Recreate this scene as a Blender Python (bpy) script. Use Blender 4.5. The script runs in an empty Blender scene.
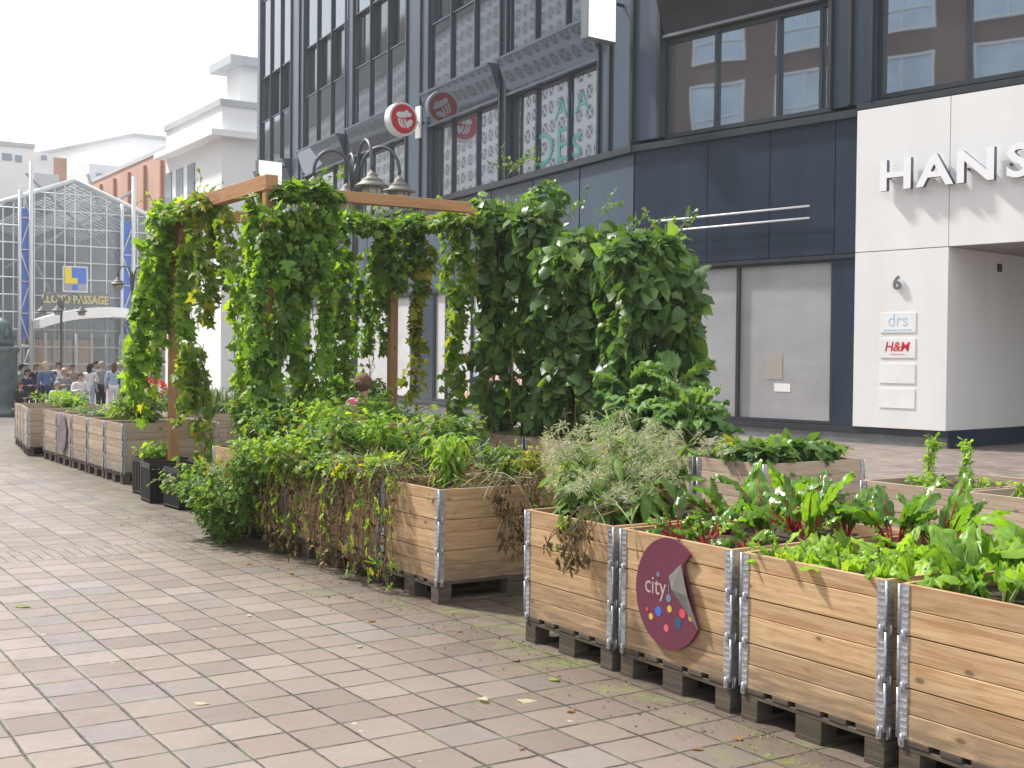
import bpy, math, random
import numpy as np
from mathutils import Matrix, Vector
S = bpy.context.scene
COL = S.collection
R = math.radians
rnd = random.Random(7)
rng = np.random.default_rng(11)

# ------------------------------------------------------------------ camera
CAM = Vector((5.774, -3.826, 1.587))
TH = R(57.2)
D2 = Vector((math.cos(TH), -math.sin(TH)))
N2 = Vector((math.sin(TH), math.cos(TH)))
FP, PITCH, ROLL = 1236.5, .02087, .0099
cd = bpy.data.cameras.new('camera'); cam = bpy.data.objects.new('camera', cd); COL.objects.link(cam)
cd.sensor_width = 36; cd.lens = 36*FP/1024; cd.clip_end = 2000; cd.clip_start = .05
S.camera = cam
def c2w(l, dep, z):      # lateral, depth, z (camera axes) to world axes
    return Vector((l*D2.x + dep*D2.y, l*N2.x + dep*N2.y, z))
fw = c2w(0, math.cos(PITCH), -math.sin(PITCH)); up0 = c2w(0, math.sin(PITCH), math.cos(PITCH)); rt0 = c2w(1, 0, 0)
cr, sr = math.cos(ROLL), math.sin(ROLL)
rt = rt0*cr + up0*sr; up = -rt0*sr + up0*cr
M = Matrix((rt, up, -fw)).transposed().to_4x4(); M.translation = CAM
cam.matrix_world = M
def ray(X, Y):
    u = (X-512)/FP; v = (Y-384)/FP
    return fw + rt*u - up*v
def at(X, Y, x):         # the point seen at a pixel on the vertical plane X = x, used to survey far buildings
    d = ray(X, Y); t = (x-CAM.x)/d.x; return CAM + d*t
def gz(x):               # street falls gently towards the arcade
    return -.35*min(1, max(0, (-x-16)/14))

# ------------------------------------------------------------------ tagging
def tag(o, label=None, cat=None, group=None, kind=None):
    if label: o['label'] = label
    if cat: o['category'] = cat
    if group: o['group'] = group
    if kind: o['kind'] = kind
    return o
def empty(name, loc=(0,0,0), rz=0, label=None, cat=None, group=None):
    o = bpy.data.objects.new(name, None); COL.objects.link(o)
    o.location = loc; o.rotation_euler = (0,0,rz); o.empty_display_size = .1
    return tag(o, label, cat, group)
def copy_tree(o, parent=None):
    c = o.copy(); COL.objects.link(c); c.parent = parent
    for ch in list(o.children): copy_tree(ch, c)
    return c

# ------------------------------------------------------------------ materials
class NT:
    def __init__(s, name):
        s.m = bpy.data.materials.new(name); s.m.use_nodes = True
        s.t = s.m.node_tree; s.b = s.t.nodes['Principled BSDF']; s.out = s.t.nodes['Material Output']
    def n(s, typ, **k):
        x = s.t.nodes.new(typ)
        for a, b in k.items(): setattr(x, a, b)
        return x
    def l(s, a, b): s.t.links.new(a, b)
    def put(s, sock, v):
        if v is None: return
        if isinstance(v, (int, float)): sock.default_value = v
        elif isinstance(v, (tuple, list)):
            if sock.type == 'RGBA' and len(v) == 3: v = (*v, 1)
            sock.default_value = v
        else: s.l(v, sock)
    def math(s, op, a, b=None, c=None, clamp=False):
        x = s.n('ShaderNodeMath', operation=op); x.use_clamp = clamp
        s.put(x.inputs[0], a); s.put(x.inputs[1], b); s.put(x.inputs[2], c); return x.outputs[0]
    def mix(s, f, a, b, mode='MIX'):
        x = s.n('ShaderNodeMix', data_type='RGBA', blend_type=mode)
        s.put(x.inputs[0], f); s.put(x.inputs[6], a); s.put(x.inputs[7], b); return x.outputs[2]
    def noise(s, vec, scale, det=4, rough=.55, dist=0):
        x = s.n('ShaderNodeTexNoise'); s.put(x.inputs['Vector'], vec)
        x.inputs['Scale'].default_value = scale; x.inputs['Detail'].default_value = det
        x.inputs['Roughness'].default_value = rough; x.inputs['Distortion'].default_value = dist
        return x.outputs['Fac']
    def ramp(s, f, stops, interp='LINEAR'):
        x = s.n('ShaderNodeValToRGB'); x.color_ramp.interpolation = interp
        e = x.color_ramp.elements
        while len(e) < len(stops): e.new(.5)
        for i, (p, c) in enumerate(stops):
            e[i].position = p; e[i].color = (*c, 1) if len(c) == 3 else c
        s.put(x.inputs[0], f); return x.outputs[0]
    def rng(s, f, a, b, c=0, d=1):
        x = s.n('ShaderNodeMapRange'); s.put(x.inputs[0], f)
        for i, v in enumerate((a, b, c, d)): x.inputs[i+1].default_value = v
        return x.outputs[0]
    def mapv(s, vec, scale=(1,1,1), loc=(0,0,0)):
        x = s.n('ShaderNodeMapping'); s.put(x.inputs[0], vec)
        x.inputs['Scale'].default_value = scale; x.inputs['Location'].default_value = loc
        return x.outputs[0]
    def vadd(s, a, b):
        x = s.n('ShaderNodeVectorMath', operation='ADD'); s.put(x.inputs[0], a); s.put(x.inputs[1], b); return x.outputs[0]
    def bump(s, h, strength=.3, dist=.01):
        x = s.n('ShaderNodeBump'); x.inputs['Strength'].default_value = strength; x.inputs['Distance'].default_value = dist
        s.put(x.inputs['Height'], h); s.l(x.outputs[0], s.b.inputs['Normal'])
    def obj(s): return s.n('ShaderNodeTexCoord').outputs['Object']
    def uv(s): return s.n('ShaderNodeTexCoord').outputs['UV']
    def orand(s): return s.n('ShaderNodeObjectInfo').outputs['Random']
    def irand(s): return s.n('ShaderNodeNewGeometry').outputs['Random Per Island']
    def set(s, color=None, rough=None, metal=None, spec=None):
        s.put(s.b.inputs['Base Color'], color); s.put(s.b.inputs['Roughness'], rough); s.put(s.b.inputs['Metallic'], metal)
        s.put(s.b.inputs['Specular IOR Level'], spec)
        return s

def simple(name, col, rough=.6, metal=0, var=.15, scale=3, bump=0, spec=None):
    n = NT(name); f = n.noise(n.obj(), scale, 5)
    a = tuple(c*(1-var) for c in col); b = tuple(min(1, c*(1+var)) for c in col)
    n.set(n.mix(n.rng(f, .3, .7), a, b), rough, metal, spec)
    if bump: n.bump(n.noise(n.obj(), scale*12, 3), bump, .003)
    return n.m

def wood(name, light, dark, grey, greyamt, knots=True, lowdirt=True):
    n = NT(name)
    o = n.math('MULTIPLY', n.orand(), 37.0); i = n.math('MULTIPLY', n.irand(), 91.0)
    cmb = n.n('ShaderNodeCombineXYZ'); n.put(cmb.inputs[0], n.math('ADD', o, i)); n.put(cmb.inputs[1], n.math('MULTIPLY', i, 1.7)); n.put(cmb.inputs[2], o)
    v = n.vadd(n.uv(), cmb.outputs[0])
    g1 = n.noise(n.mapv(v, (1.6, 26, 1)), 1.6, 6, .6, .9)
    g2 = n.noise(n.mapv(v, (4, 160, 1)), 1.0, 4, .6, .2)
    base = n.ramp(g1, [(.38, light), (.52, tuple((a*.6+b*.4) for a, b in zip(light, dark))), (.64, dark)])
    base = n.mix(n.rng(g2, .42, .68, 0, .5), base, dark)
    # per board tone
    base = n.mix(n.rng(n.math('FRACT', n.math('MULTIPLY', i, 3.13)), 0, 1, 0, .75), base, n.mix(1, base, (.66,.62,.62), 'MULTIPLY'))
    if knots:
        vo = n.n('ShaderNodeTexVoronoi'); n.put(vo.inputs['Vector'], n.mapv(v, (4.6, 9.5, 1))); vo.inputs['Scale'].default_value = 1; vo.inputs['Randomness'].default_value = 1
        kd = n.math('MULTIPLY_ADD', g2, .05, vo.outputs['Distance'])
        k = n.rng(kd, .10, .145, 1, 0); halo = n.rng(kd, .11, .24, 1, 0)
        base = n.mix(n.math('MULTIPLY', halo, .45), base, tuple(c*.75 for c in dark))
        base = n.mix(n.math('MULTIPLY', k, .8), base, tuple(c*.28 for c in dark))
    base = n.mix(n.rng(n.orand(), 0, 1, 0, .45), base, n.mix(1, base, (.74,.72,.72), 'MULTIPLY'))
    w = n.noise(n.mapv(v, (1.0, 7, 1)), 2.6, 7, .72)
    base = n.mix(n.math('MULTIPLY', n.rng(w, .48, .75), greyamt), base, grey)
    h = n.math('ADD', g1, n.math('MULTIPLY', g2, .5))
    if lowdirt:
        sep = n.n('ShaderNodeSeparateXYZ'); n.put(sep.inputs[0], n.n('ShaderNodeNewGeometry').outputs['Position'])
        d = n.math('MULTIPLY', n.rng(n.math('MULTIPLY_ADD', n.noise(n.mapv(n.obj(), (1.5,1.5,1)), 2.2, 4), .18, sep.outputs[2]), .24, .52, 1, 0), n.rng(n.noise(n.mapv(v, (1.5, 9, 1)), 4, 5), .25, .55))
        base = n.mix(n.math('MULTIPLY', d, .8), base, tuple(c*.45 for c in grey))
    n.set(base, .78, 0, .25); n.bump(h, .35, .0025)
    return n.m

W_NEW = wood('pine_boards', (.66,.465,.265), (.43,.255,.12), (.34,.27,.20), .45)
W_OLD = wood('weathered_pine_boards', (.60,.49,.37), (.42,.32,.225), (.42,.37,.32), .4)
W_RIM = wood('weathered_end_grain', (.42,.36,.29), (.30,.25,.20), (.38,.35,.32), .8, False, False)
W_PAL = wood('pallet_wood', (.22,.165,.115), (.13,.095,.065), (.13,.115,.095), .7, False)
W_POST = wood('larch_beam', (.52,.30,.155), (.38,.19,.085), (.44,.31,.2), .5, True, False)
W_POST_PALE = W_POST

def galv():
    n = NT('galvanised_steel'); o = n.obj()
    v = n.n('ShaderNodeTexVoronoi'); n.put(v.inputs['Vector'], o); v.inputs['Scale'].default_value = 55
    c = n.mix(n.rng(v.outputs['Distance'], 0, .8), (.36,.38,.41), (.55,.57,.6))
    c = n.mix(n.rng(n.noise(o, 25, 4), .55, .72), c, (.26,.24,.22))
    n.set(c, .42, .75); n.bump(n.noise(o, 60, 3), .15, .001); return n.m
GALV = galv()
SOIL = simple('potting_soil', (.055,.038,.026), .95, 0, .5, 30, .8)
BLACKPL = simple('black_crate_plastic', (.012,.012,.013), .38, 0, .2, 8)

def leafmat(name, cols, trans=.35, rough=.45, spec=.4, yellow=0, dead=0):
    n = NT(name); r = n.irand(); o = n.obj()
    c = n.ramp(r, [(i/(max(1, len(cols)-1)), k) for i, k in enumerate(cols)])
    c = n.mix(n.rng(n.noise(o, 2.3, 3), .38, .62, 0, .35), c, tuple(x*.62 for x in cols[0]))
    c = n.mix(1, c, (1.14, 1.08, .98), 'MULTIPLY')
    c = n.mix(n.rng(n.math('FRACT', n.math('MULTIPLY', r, 53.7)), .75, 1, 0, .3), c, tuple(x*.6 for x in cols[0]))
    c = n.mix(n.rng(n.noise(o, 55, 3), .45, .8, 0, .3), c, tuple(min(1, x*1.5) for x in cols[-1]))
    if yellow: c = n.mix(n.rng(n.math('FRACT', n.math('MULTIPLY', r, 17.3)), 1-yellow, 1-yellow+.02), c, (.34,.33,.04))
    if dead: c = n.mix(n.rng(n.math('FRACT', n.math('MULTIPLY', r, 29.7)), 1-dead, 1-dead+.02), c, (.16,.095,.045))
    n.set(c, rough, 0, spec)
    tr = n.n('ShaderNodeBsdfTranslucent'); n.put(tr.inputs[0], n.mix(1, c, (1.9, 1.8, .7), 'MULTIPLY'))
    mx = n.n('ShaderNodeMixShader'); mx.inputs[0].default_value = trans
    n.l(n.b.outputs[0], mx.inputs[1]); n.l(tr.outputs[0], mx.inputs[2]); n.l(mx.outputs[0], n.out.inputs[0])
    n.bump(n.noise(o, 90, 3), .25, .002)
    return n.m
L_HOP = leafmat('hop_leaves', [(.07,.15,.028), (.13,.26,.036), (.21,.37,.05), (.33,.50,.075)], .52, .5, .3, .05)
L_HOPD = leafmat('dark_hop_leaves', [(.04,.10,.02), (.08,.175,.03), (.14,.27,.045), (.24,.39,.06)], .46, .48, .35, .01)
L_BEAN = leafmat('bean_leaves', [(.045,.105,.038), (.07,.155,.05), (.115,.215,.07), (.19,.33,.075)], .38, .4, .45, .015)
L_TOM = leafmat('tomato_leaves', [(.07,.155,.045), (.115,.225,.05), (.19,.32,.075)], .38, .5, .3, .05, .03)
L_BRIGHT = leafmat('bright_leaves', [(.13,.26,.035), (.20,.36,.045), (.30,.46,.06)], .42, .45, .3, .06)
L_LETT = leafmat('salad_leaves', [(.16,.32,.035), (.24,.42,.05), (.33,.52,.07)], .42, .4, .35)
L_BEET = leafmat('mustard_green_leaves', [(.12,.26,.04), (.175,.34,.045), (.25,.43,.06)], .38, .4, .4)
L_CHARD = leafmat('chard_leaves', [(.065,.165,.028), (.11,.25,.035), (.19,.37,.045)], .42, .3, .6)
L_KALE = leafmat('kale_leaves', [(.10,.21,.075), (.14,.27,.09), (.20,.34,.11)], .3, .5, .3)
L_BOR = leafmat('borage_leaves', [(.11,.20,.055), (.17,.28,.08)], .35, .6, .2, .03, .05)
L_FUZZ = leafmat('borage_calyxes', [(.24,.31,.19), (.35,.40,.32), (.50,.50,.50)], .25, .8, .1)
L_DEAD = leafmat('withered_leaves', [(.05,.035,.022), (.10,.068,.038), (.20,.145,.085), (.30,.24,.15)], .12, .85, .1)
L_LEEK = leafmat('leek_leaves', [(.10,.17,.10), (.16,.24,.15)], .25, .5, .3)
L_RED = leafmat('red_petals', [(.45,.02,.02), (.6,.04,.04)], .2)
STEM_G = simple('green_stem', (.16,.22,.06), .6, 0, .3, 20)
STEM_P = simple('pale_stem', (.27,.32,.13), .65, 0, .3, 15)
STEM_B = simple('dry_stem', (.12,.08,.045), .9, 0, .4, 15)
STALK_R = simple('red_chard_stalk', (.33,.028,.022), .35, 0, .3, 12)
BAMBOO = simple('bamboo_cane', (.34,.20,.10), .6, 0, .2, 10)

def paving():
    n = NT('paving'); o = n.obj()
    wob = n.noise(o, 1.3, 2); wob2 = n.noise(n.mapv(o, (1,1,1), (7,3,0)), 1.1, 2)
    sep = n.n('ShaderNodeSeparateXYZ'); n.put(sep.inputs[0], o)
    fine = n.math('MULTIPLY', n.math('SUBTRACT', n.noise(o, 22, 3), .5), .012)
    x = n.math('ADD', n.math('MULTIPLY_ADD', n.math('SUBTRACT', wob, .5), .035, sep.outputs[0]), fine)
    y = n.math('ADD', n.math('MULTIPLY_ADD', n.math('SUBTRACT', wob2, .5), .028, sep.outputs[1]), fine)
    inx = n.math('MULTIPLY', n.math('GREATER_THAN', x, -4.66), n.math('LESS_THAN', x, -4.16))
    def grid(px_, py_, ox, oy, w):
        u = n.math('DIVIDE', n.math('SUBTRACT', x, ox), px_)
        fy = n.math('DIVIDE', n.math('SUBTRACT', y, oy), py_)
        cy = n.math('FLOOR', fy)
        # slight slip of each row
        wn0 = n.n('ShaderNodeTexWhiteNoise', noise_dimensions='1D'); n.put(wn0.inputs['W'], cy)
        u = n.math('ADD', u, n.math('MULTIPLY', n.math('SUBTRACT', wn0.outputs['Value'], .5), .03))
        cx = n.math('FLOOR', u)
        a = n.math('FRACT', u); b = n.math('FRACT', fy)
        da = n.math('MULTIPLY', n.math('MINIMUM', a, n.math('SUBTRACT', 1, a)), px_)
        db = n.math('MULTIPLY', n.math('MINIMUM', b, n.math('SUBTRACT', 1, b)), py_)
        dmin = n.math('MINIMUM', da, db)
        c = n.n('ShaderNodeCombineXYZ'); n.put(c.inputs[0], cx); n.put(c.inputs[1], cy)
        wn = n.n('ShaderNodeTexWhiteNoise', noise_dimensions='3D'); n.put(wn.inputs['Vector'], c.outputs[0])
        return dmin, wn.outputs['Value'], wn.outputs['Color'], a, b
    d1, r1, c1, a1, b1 = grid(.265, .2487, .12, -.06, 0)
    d2, r2, c2, a2, b2 = grid(.10, .085, .0, .0, 0)
    def sel(a, b):
        m = n.n('ShaderNodeMix', data_type='FLOAT'); n.put(m.inputs[0], inx); n.put(m.inputs[2], a); n.put(m.inputs[3], b); return m.outputs[0]
    d = sel(d1, d2); r = sel(r1, r2)
    stone = n.ramp(r, [(0, (.245,.196,.172)), (.2, (.275,.223,.198)), (.4, (.215,.174,.154)), (.58, (.295,.243,.219)), (.76, (.232,.203,.190)), (.88, (.255,.200,.172)), (.97, (.29,.256,.240))], 'CONSTANT')
    stone = n.mix(1, stone, (1.0,.975,.95), 'MULTIPLY'); stone = n.mix(n.math('MULTIPLY', inx, .3), stone, (.36,.31,.27))
    speck = n.noise(o, 260, 2, .7); blot = n.noise(o, 5, 6, .65); big = n.noise(o, .7, 3)
    stone = n.mix(n.rng(speck, .3, .7, 0, .35), stone, n.mix(1, stone, (.6,.58,.56), 'MULTIPLY'))
    stone = n.mix(n.rng(blot, .4, .7, 0, .6), stone, n.mix(1, stone, (.7,.67,.63), 'MULTIPLY'))
    stone = n.mix(n.rng(big, .42, .62, 0, .5), stone, n.mix(1, stone, (.78,.77,.78), 'MULTIPLY'))
    # splashed chewing gum and dirt spots
    vo = n.n('ShaderNodeTexVoronoi'); n.put(vo.inputs['Vector'], o); vo.inputs['Scale'].default_value = 3.1
    stone = n.mix(n.rng(vo.outputs['Distance'], .035, .05, .55, 0), stone, (.56,.53,.5))
    # damp dirty band along the planters, moss in it
    ynear = n.rng(n.math('ADD', y, n.math('MULTIPLY', n.noise(o, 1.7, 4), .5)), -.75, .35, 0, 1)
    bandoff = n.rng(y, 2.0, 4.2, 1, 0)
    nb = n.math('MULTIPLY', ynear, bandoff)
    stone = n.mix(n.math('MULTIPLY', nb, .9), stone, n.mix(1, stone, (.52,.48,.43), 'MULTIPLY'))
    mossn = n.rng(n.noise(o, 2.6, 5, .7), .52, .66)
    moss = n.math('MULTIPLY', n.math('MULTIPLY', nb, mossn), .75)
    stone = n.mix(moss, stone, (.17,.20,.055))
    jw = n.math('MULTIPLY_ADD', n.rng(n.noise(o, 3.3, 4, .7), .35, .65), .0095, .0018)
    jw = n.math('MULTIPLY', jw, n.math('SUBTRACT', 1, n.math('MULTIPLY', inx, .55)))
    j = n.math('LESS_THAN', d, jw)
    soft = n.rng(d, .0, n.rng(n.noise(o, 9, 3), .3, .7, .006, .022), 1, 0) if False else n.rng(d, .0, .014, 1, 0)
    jc = n.mix(n.rng(n.noise(o, 6, 4), .5, .62), (.03,.025,.02), (.07,.095,.03))
    col = n.mix(n.math('MULTIPLY', soft, .62), stone, jc); col = n.mix(n.math('MULTIPLY', j, .9), col, jc)
    n.set(col, n.rng(blot, .3, .7, .42, .68), 0, .6)
    tilt = n.math('MULTIPLY', n.math('MULTIPLY', a1, n.math('SUBTRACT', r1, .5)), .5)
    h = n.math('ADD', n.math('ADD', n.rng(d, 0, .012, 0, 1), n.math('MULTIPLY', speck, .12)), tilt)
    n.bump(h, .55, .006)
    return n.m
PAVE = paving()

# buildings
def panel(name, col, rough, streak=.2, metal=0, spec=.5):
    n = NT(name); o = n.obj()
    f = n.noise(n.mapv(o, (1.2, 1.2, .25)), 1.4, 5)
    c = n.mix(n.rng(f, .35, .7, 0, 1), col, tuple(x*(1+streak) for x in col))
    n.set(c, rough, metal, spec); n.bump(n.noise(o, .9, 2), .03, .02); return n.m
P_DARK = panel('dark_blue_grey_panel', (.019,.031,.050), .3, .5)
P_GREY = panel('blue_grey_panel', (.065,.092,.125), .22)
P_FIN = panel('dark_metal_fin', (.03,.037,.045), .35)
P_ALU = panel('grey_aluminium_trim', (.20,.215,.23), .4, .2, .5)
P_WHITE = panel('off_white_panel', (.76,.76,.75), .42, .08)
P_WHITE2 = panel('white_lettering', (.86,.86,.87), .35, .02)
P_SIDE = panel('letter_side', (.10,.13,.2), .5)
P_STONE = simple('plinth_stone', (.16,.165,.17), .6, 0, .25, 2, .2)
P_CEIL = simple('passage_ceiling', (.30,.28,.26), .7, 0, .1)
def glass(name, col, rough=.03, wav=.02, metal=.9):
    n = NT(name); o = n.obj(); n.set(col, rough, metal, .6)
    n.bump(n.noise(o, .55, 1), wav, .05); return n.m
G_BLUE = glass('coated_glass', (.25,.29,.335), .03, .06)
G_WIN = glass('window_glass', (.44,.49,.54), .02, .08)
G_DARK = glass('dark_glass', (.15,.17,.19), .05, .05, .8)
def frosted(name, col, coat=.35):
    n = NT(name); o = n.obj()
    f = n.noise(n.mapv(o, (.5,.5,.9)), 1.1, 5, .6, .5)
    c = n.mix(n.rng(f, .35, .68), col, tuple(min(1, x*1.28) for x in col))
    n.set(c, .35); n.b.inputs['Coat Weight'].default_value = coat; n.b.inputs['Coat Roughness'].default_value = .02; n.b.inputs['Coat IOR'].default_value = 1.8
    return n.m
G_FROST = frosted('frosted_window_film', (.33,.335,.34), .8)
G_PALE = frosted('pale_window_backing', (.60,.60,.60), 1.0)

def flat(name, col, rough=.6, metal=0): 
    return simple(name, col, rough, metal, .05, 2)
RED = flat('sign_red', (.62,.035,.05), .35); WHITE = flat('sign_white', (.82,.82,.82), .4)
MAROON = simple('maroon_board', (.125,.022,.048), .5, 0, .08, 6)
IRON = simple('lamp_iron', (.095,.105,.115), .5, .4, .2, 10)
LAMPTOP = simple('weathered_lamp_shade', (.17,.165,.14), .6, .2, .35, 8)
LAMPGL = simple('lamp_glass', (.42,.40,.33), .2, 0, .1)

# ------------------------------------------------------------------ mesh builder
class MB:
    def __init__(s): s.v = []; s.f = []; s.uv = []; s.mi = []; s.sm = []
    def face(s, idx, uvs=None, mi=0, smooth=False):
        s.f.append(idx); s.uv.append(uvs or [(0,0)]*len(idx)); s.mi.append(mi); s.sm.append(smooth)
    def box(s, x0, x1, y0, y1, z0, z1, mi=0, grain=None, fn=None, bev=0):
        # grain axis 0/1/2 : uv = (along grain, across)
        b = len(s.v); P = [(x,y,z) for x in (x0,x1) for y in (y0,y1) for z in (z0,z1)]
        s.v += [fn(*p) if fn else p for p in P]
        dims = (x1-x0, y1-y0, z1-z0)
        if grain is None: grain = max(range(3), key=lambda i: dims[i])
        ids = [(0,1,3,2),(4,6,7,5),(0,4,5,1),(2,3,7,6),(0,2,6,4),(1,5,7,3)]
        fix = [0,0,1,1,2,2]
        for q, ax in zip(ids, fix):
            oth = [i for i in range(3) if i != ax]
            if grain in oth: g = grain; h = [i for i in oth if i != g][0]
            else: g, h = oth
            uv = [(P[i][g] + (ax*.37), P[i][h]) for i in q]
            if grain == ax: uv = [(u*.08, v) for u, v in uv]
            s.face([b+i for i in q], uv, mi)
        return s
    def tube(s, pts, rad, n=6, mi=0, cap=True):
        b = len(s.v); pts = [Vector(p) for p in pts]; L = len(pts)
        if not hasattr(rad, '__len__'): rad = [rad]*L
        prev = None; dist = 0
        for i, p in enumerate(pts):
            t = (pts[min(i+1, L-1)] - pts[max(i-1, 0)])
            if t.length < 1e-9: t = Vector((0,0,1))
            t.normalize()
            if prev is None:
                a = Vector((0,0,1)) if abs(t.z) < .9 else Vector((1,0,0))
                x = t.cross(a).normalized()
            else: x = (prev - t*prev.dot(t)).normalized()
            prev = x; y = t.cross(x)
            for k in range(n):
                an = 2*math.pi*k/n; s.v.append(tuple(p + (x*math.cos(an) + y*math.sin(an))*rad[i]))
        for i in range(L-1):
            for k in range(n):
                k2 = (k+1) % n
                s.face([b+i*n+k, b+i*n+k2, b+(i+1)*n+k2, b+(i+1)*n+k], None, mi, True)
        if cap:
            s.face([b+k for k in range(n)][::-1], None, mi); s.face([b+(L-1)*n+k for k in range(n)], None, mi)
        return s
    def lathe(s, prof, c=(0,0,0), n=16, mi=0, smooth=True):
        b = len(s.v)
        for r, z in prof:
            for k in range(n):
                a = 2*math.pi*k/n; s.v.append((c[0]+r*math.cos(a), c[1]+r*math.sin(a), c[2]+z))
        for i in range(len(prof)-1):
            for k in range(n):
                k2 = (k+1) % n; s.face([b+i*n+k, b+i*n+k2, b+(i+1)*n+k2, b+(i+1)*n+k], None, mi, smooth)
        s.face([b+k for k in range(n)][::-1], None, mi); s.face([b+(len(prof)-1)*n+k for k in range(n)], None, mi)
        return s
    def prism(s, poly, fn, d0, d1, mi=0, mside=None):
        # poly in (u,v); fn(u,v,d) -> xyz
        b = len(s.v); n = len(poly)
        s.v += [tuple(fn(u, v, d0)) for u, v in poly] + [tuple(fn(u, v, d1)) for u, v in poly]
        s.face([b+i for i in range(n)], [tuple(p) for p in poly], mi); s.face([b+n+i for i in range(n)][::-1], [tuple(p) for p in poly][::-1], mi)
        for i in range(n):
            j = (i+1) % n; s.face([b+i, b+n+i, b+n+j, b+j], None, mi if mside is None else mside)
        return s
    def build(s, name, mats, parent=None, loc=None, bevel=0):
        me = bpy.data.meshes.new(name); me.from_pydata([tuple(v) for v in s.v], [], s.f)
        ul = me.uv_layers.new(name='uv')
        flatuv = [c for f in s.uv for p in f for c in p]
        ul.data.foreach_set('uv', flatuv)
        me.polygons.foreach_set('material_index', s.mi); me.polygons.foreach_set('use_smooth', s.sm)
        if not isinstance(mats, (list, tuple)): mats = [mats]
        for m in mats: me.materials.append(m)
        me.update()
        o = bpy.data.objects.new(name, me); COL.objects.link(o)
        if parent is not None: o.parent = parent
        if loc: o.location = loc
        if bevel:
            md = o.modifiers.new('bevel', 'BEVEL'); md.width = bevel; md.segments = 1; md.limit_method = 'ANGLE'
        return o

def text_mb(txt, size, fn, depth, mats, name, parent=None, spacing=1, bold=0, wscale=1):
    c = bpy.data.curves.new('txt', 'FONT'); c.body = txt; c.size = size; c.extrude = depth/2; c.space_character = spacing
    c.offset = bold; c.align_x = 'CENTER'; c.align_y = 'CENTER'; c.resolution_u = 3
    o = bpy.data.objects.new('txt', c); COL.objects.link(o)
    dg = bpy.context.evaluated_depsgraph_get(); me = bpy.data.meshes.new_from_object(o.evaluated_get(dg))
    bpy.data.objects.remove(o); bpy.data.curves.remove(c)
    me.name = name
    side = [1 if abs(p.normal.z) < .5 else 0 for p in me.polygons]
    for v in me.vertices: v.co = Vector(fn(v.co.x*wscale, v.co.y, v.co.z + depth/2))
    me.materials.clear()
    for m in (mats if isinstance(mats, (list, tuple)) else [mats]): me.materials.append(m)
    if isinstance(mats, (list, tuple)) and len(mats) > 1: me.polygons.foreach_set('material_index', side)
    ob = bpy.data.objects.new(name, me); COL.objects.link(ob)
    if parent is not None: ob.parent = parent
    return ob

# ------------------------------------------------------------------ leaves
def fan(out, z=0):  # outline -> template with centre rib vertex
    v = [(.45, 0, 0)] + [(a, b, -.25*abs(b)) for a, b in out]
    f = [(0, i, i % len(out) + 1) for i in range(1, len(out)+1)]
    return np.array(v, float), [(0, i, (i % len(out))+1) for i in range(1, len(out)+1)]
T_OVAL = fan([(0,0), (.22,-.36), (.55,-.42), (.85,-.2), (1,0), (.85,.2), (.55,.42), (.22,.36)])
T_HEART = fan([(.06,0), (-.06,-.25), (.12,-.5), (.45,-.5), (.78,-.26), (1.05,0), (.78,.26), (.45,.5), (.12,.5), (-.06,.25)])
T_LOBE = fan([(.05,0), (-.05,-.3), (.15,-.6), (.36,-.32), (.62,-.55), (.66,-.2), (1.05,0), (.66,.2), (.62,.55), (.36,.32), (.15,.6), (-.05,.3)])
T_FEATH = fan([(0,0), (.12,-.3), (.3,-.12), (.42,-.42), (.58,-.14), (.72,-.34), (.8,-.1), (1,0), (.8,.1), (.72,.34), (.58,.14), (.42,.42), (.3,.12), (.12,.3)])
T_LANCE = fan([(0,0), (.3,-.2), (.7,-.16), (1,0), (.7,.16), (.3,.2)])
T_CURL = (np.array([(0,0,0),(.2,-.22,.1),(.2,.22,-.12),(.5,-.12,-.16),(.5,.2,.14),(.8,-.15,.12),(.78,.1,-.1),(1,0,.05)], float), [(0,1,2),(1,3,4,2),(3,5,6,4),(5,7,6)])
def nrm(a): return a/np.maximum(np.linalg.norm(a, axis=1, keepdims=True), 1e-9)
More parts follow.
